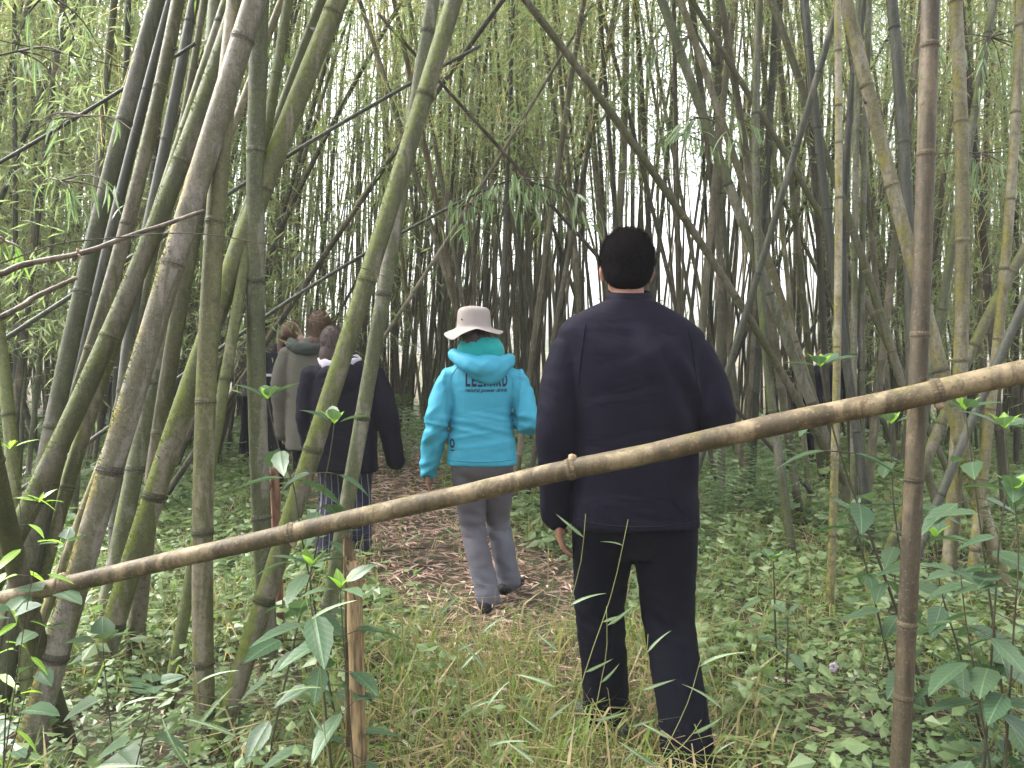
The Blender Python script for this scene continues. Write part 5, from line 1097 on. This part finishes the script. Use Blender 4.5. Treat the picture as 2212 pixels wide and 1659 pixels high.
# ferns
def frond_mesh():
    bm = bmesh.new(); n = 13
    for i in range(n):
        t = i / n; x = t; z = 0.35 * math.sin(t * 2.2) - 0.12 * t * t
        for s in (-1, 1):
            l = 0.24 * math.sin(math.pi * (0.12 + 0.86 * t)) ** 0.8; a = bm.verts.new((x, 0, z)); b = bm.verts.new((x + 0.02, s * l * 0.5, z + 0.01)); c = bm.verts.new((x + 0.06, s * l, z - 0.04)); d_ = bm.verts.new((x + 0.055, s * l * 0.45, z))
            bm.faces.new((a, b, c, d_) if s > 0 else (a, d_, c, b))
    return to_mesh(bm, 'frond', False)
FROND = frond_mesh(); FROND.materials.append(M['fern'])
for k, (px, py, d, s, lab) in enumerate([(1660, 1060, 6.2, 0.55, 'fern with arching fronds in the herbs right of the man'), (1900, 1230, 4.8, 0.42, 'fern between the slim yellow culm and the brown post'), (880, 890, 9.0, 0.75, 'fern clump by the path left of the woman'), (850, 935, 8.2, 0.6, 'second fern clump nearer the path edge left of the woman'),
                               (1180, 940, 8.0, 0.6, 'fern behind the right elbow of the woman'), (1560, 1050, 6.0, 0.45, 'fern behind the right arm of the man')]):
    p = at(px, 900, d); p.z = ground(p.x, p.y) + 0.08; root = put('fern', None, None, None, lab, 'fern', 'ferns on the forest floor', loc=p)
    for j in range(9):
        o = put('frond', FROND, None, root); o.rotation_euler = (random.uniform(-0.2, 0.2), random.uniform(-0.95, -0.3), j * 0.7 + random.uniform(-0.2, 0.2)); o.scale = (s * random.uniform(0.95, 1.4),) * 3
for k, (px, py, ln_, an, lab) in enumerate([(880, 1035, 0.9, 0.5, 'dark fallen stalk lying across the path left of the woman'), (930, 1060, 0.6, -0.4, 'thin fallen stalk in the litter near the left hand of the woman'), (870, 1200, 0.7, 0.2, 'fallen stalk lying across the litter right of the split stake'), (1190, 1230, 0.6, 0.9, 'fallen stalk in the litter by the right boot of the woman'),
                                           (1180, 1130, 0.5, -0.7, 'short fallen stalk between the woman and the man'), (1650, 1620, 0.35, 0.6, 'brown fallen stalk in the herbs near the bottom edge right of the man'), (2010, 1610, 0.5, -0.2, 'fallen twig right of the foot of the brown post')]):
    d = FPX * (CAMZ - 0.03) / (py - HOR); p = at(px, py, d); p.z = ground(p.x, p.y) + 0.035; h_ = Vector((math.cos(an), math.sin(an), 0.03)) * ln_ / 2
    bm = bmesh.new(); Pq = catmull([-h_, Vector((0, 0.01, 0.012)), h_], 12); tube(bm, Pq, [0.011 - 0.0005 * i + (0.002 if i % 4 == 0 else 0) for i in range(12)], 7)
    put('fallen_stalk', to_mesh(bm, 'stalk'), M['twig'] if k % 2 == 0 else M['dry'], None, lab, 'fallen stalk', 'fallen stalks on the forest floor', loc=p)
# pale dry leaves lying on the herbs
DL = [(640, 1430), (1680, 1240), (1640, 1580), (1760, 1500), (1905, 1445), (1720, 1480), (1620, 1470), (1690, 1390), (2080, 1330), (1840, 1480), (1560, 1600), (860, 1600), (520, 1620), (350, 1440), (480, 1360), (1790, 1560), (1650, 1640), (700, 1640)]
DLL = ['left of the split stake among grass', 'beside the small lime-tipped shrub', 'low in the right-hand herbs', 'under the lower lilac flower', 'just left of the brown post foot', 'below the low dull green shrub', 'right of the knee of the man', 'at the foot of the slim yellow culm', 'right of the brown post', 'between lilac flower and brown post, low down', 'by the right trouser hem', 'right of the stake foot',
       'by the foot of the mossy leaning culm', 'under the heart-leaved plants', 'right of the upright khaki culm', 'at the bottom left of the brown post', 'nearest the bottom edge right of the man', 'nearest the bottom edge left of the stake']
for k, (px, py) in enumerate(DL):
    d = FPX * (CAMZ - 0.10) / (py - HOR); p = at(px, py, d); o = put('dry_leaf', leaf_data('bamboo', 'deadleaf'), None, None, 'pale curled dry leaf lying ' + DLL[k], 'dry leaf', 'pale dry leaves on the herbs', loc=p)
    o.rotation_euler = (random.uniform(-0.8, 0.8), random.uniform(-0.6, 0.6), random.random() * 6.28); o.scale = (random.uniform(0.09, 0.16),) * 3
# lilac flowers
for px, py, lab in ((1685, 1350, 'upper lilac flower in the herbs by the slim yellow culm'), (1800, 1440, 'lower lilac flower in the herbs left of the brown post')):
    d = FPX * (CAMZ - 0.16) / (py - HOR); p = at(px, py, d); bm = bmesh.new()
    for a in range(5):
        ellipsoid(bm, (0.011 * math.cos(a * 1.257), -0.004, 0.011 * math.sin(a * 1.257)), (0.009, 0.003, 0.008), None, 8, 6)
    root = put('flower', to_mesh(bm, 'petals'), M['petal'], None, lab, 'flower', loc=p)
    bm = bmesh.new(); tube(bm, [Vector((0, 0.002, 0)), Vector((0.005, 0.01, -0.15))], [0.0015, 0.0018], 5); put('stem', to_mesh(bm, 'stem'), M['shrubstem'], root)

# ------------------------------------------------------------------ look-alikes told apart by their place in their row
rows = {}
for o in C.objects:
    if o.parent is None and o.get('label') and o.type in ('MESH', 'EMPTY'): rows.setdefault(o['label'], []).append(o)
for lab, os_ in rows.items():
    if len(os_) > 1:
        os_.sort(key=lambda o: o.location.x / max(0.1, o.location.y))
        words = ['left', 'right'] if len(os_) == 2 else ['left', 'middle', 'right'] if len(os_) == 3 else ['leftmost'] + ['second', 'third', 'fourth', 'fifth', 'sixth', 'seventh'][:len(os_) - 2] + ['rightmost']
        for o, wd in zip(os_, words): o['label'] = wd + ' ' + lab
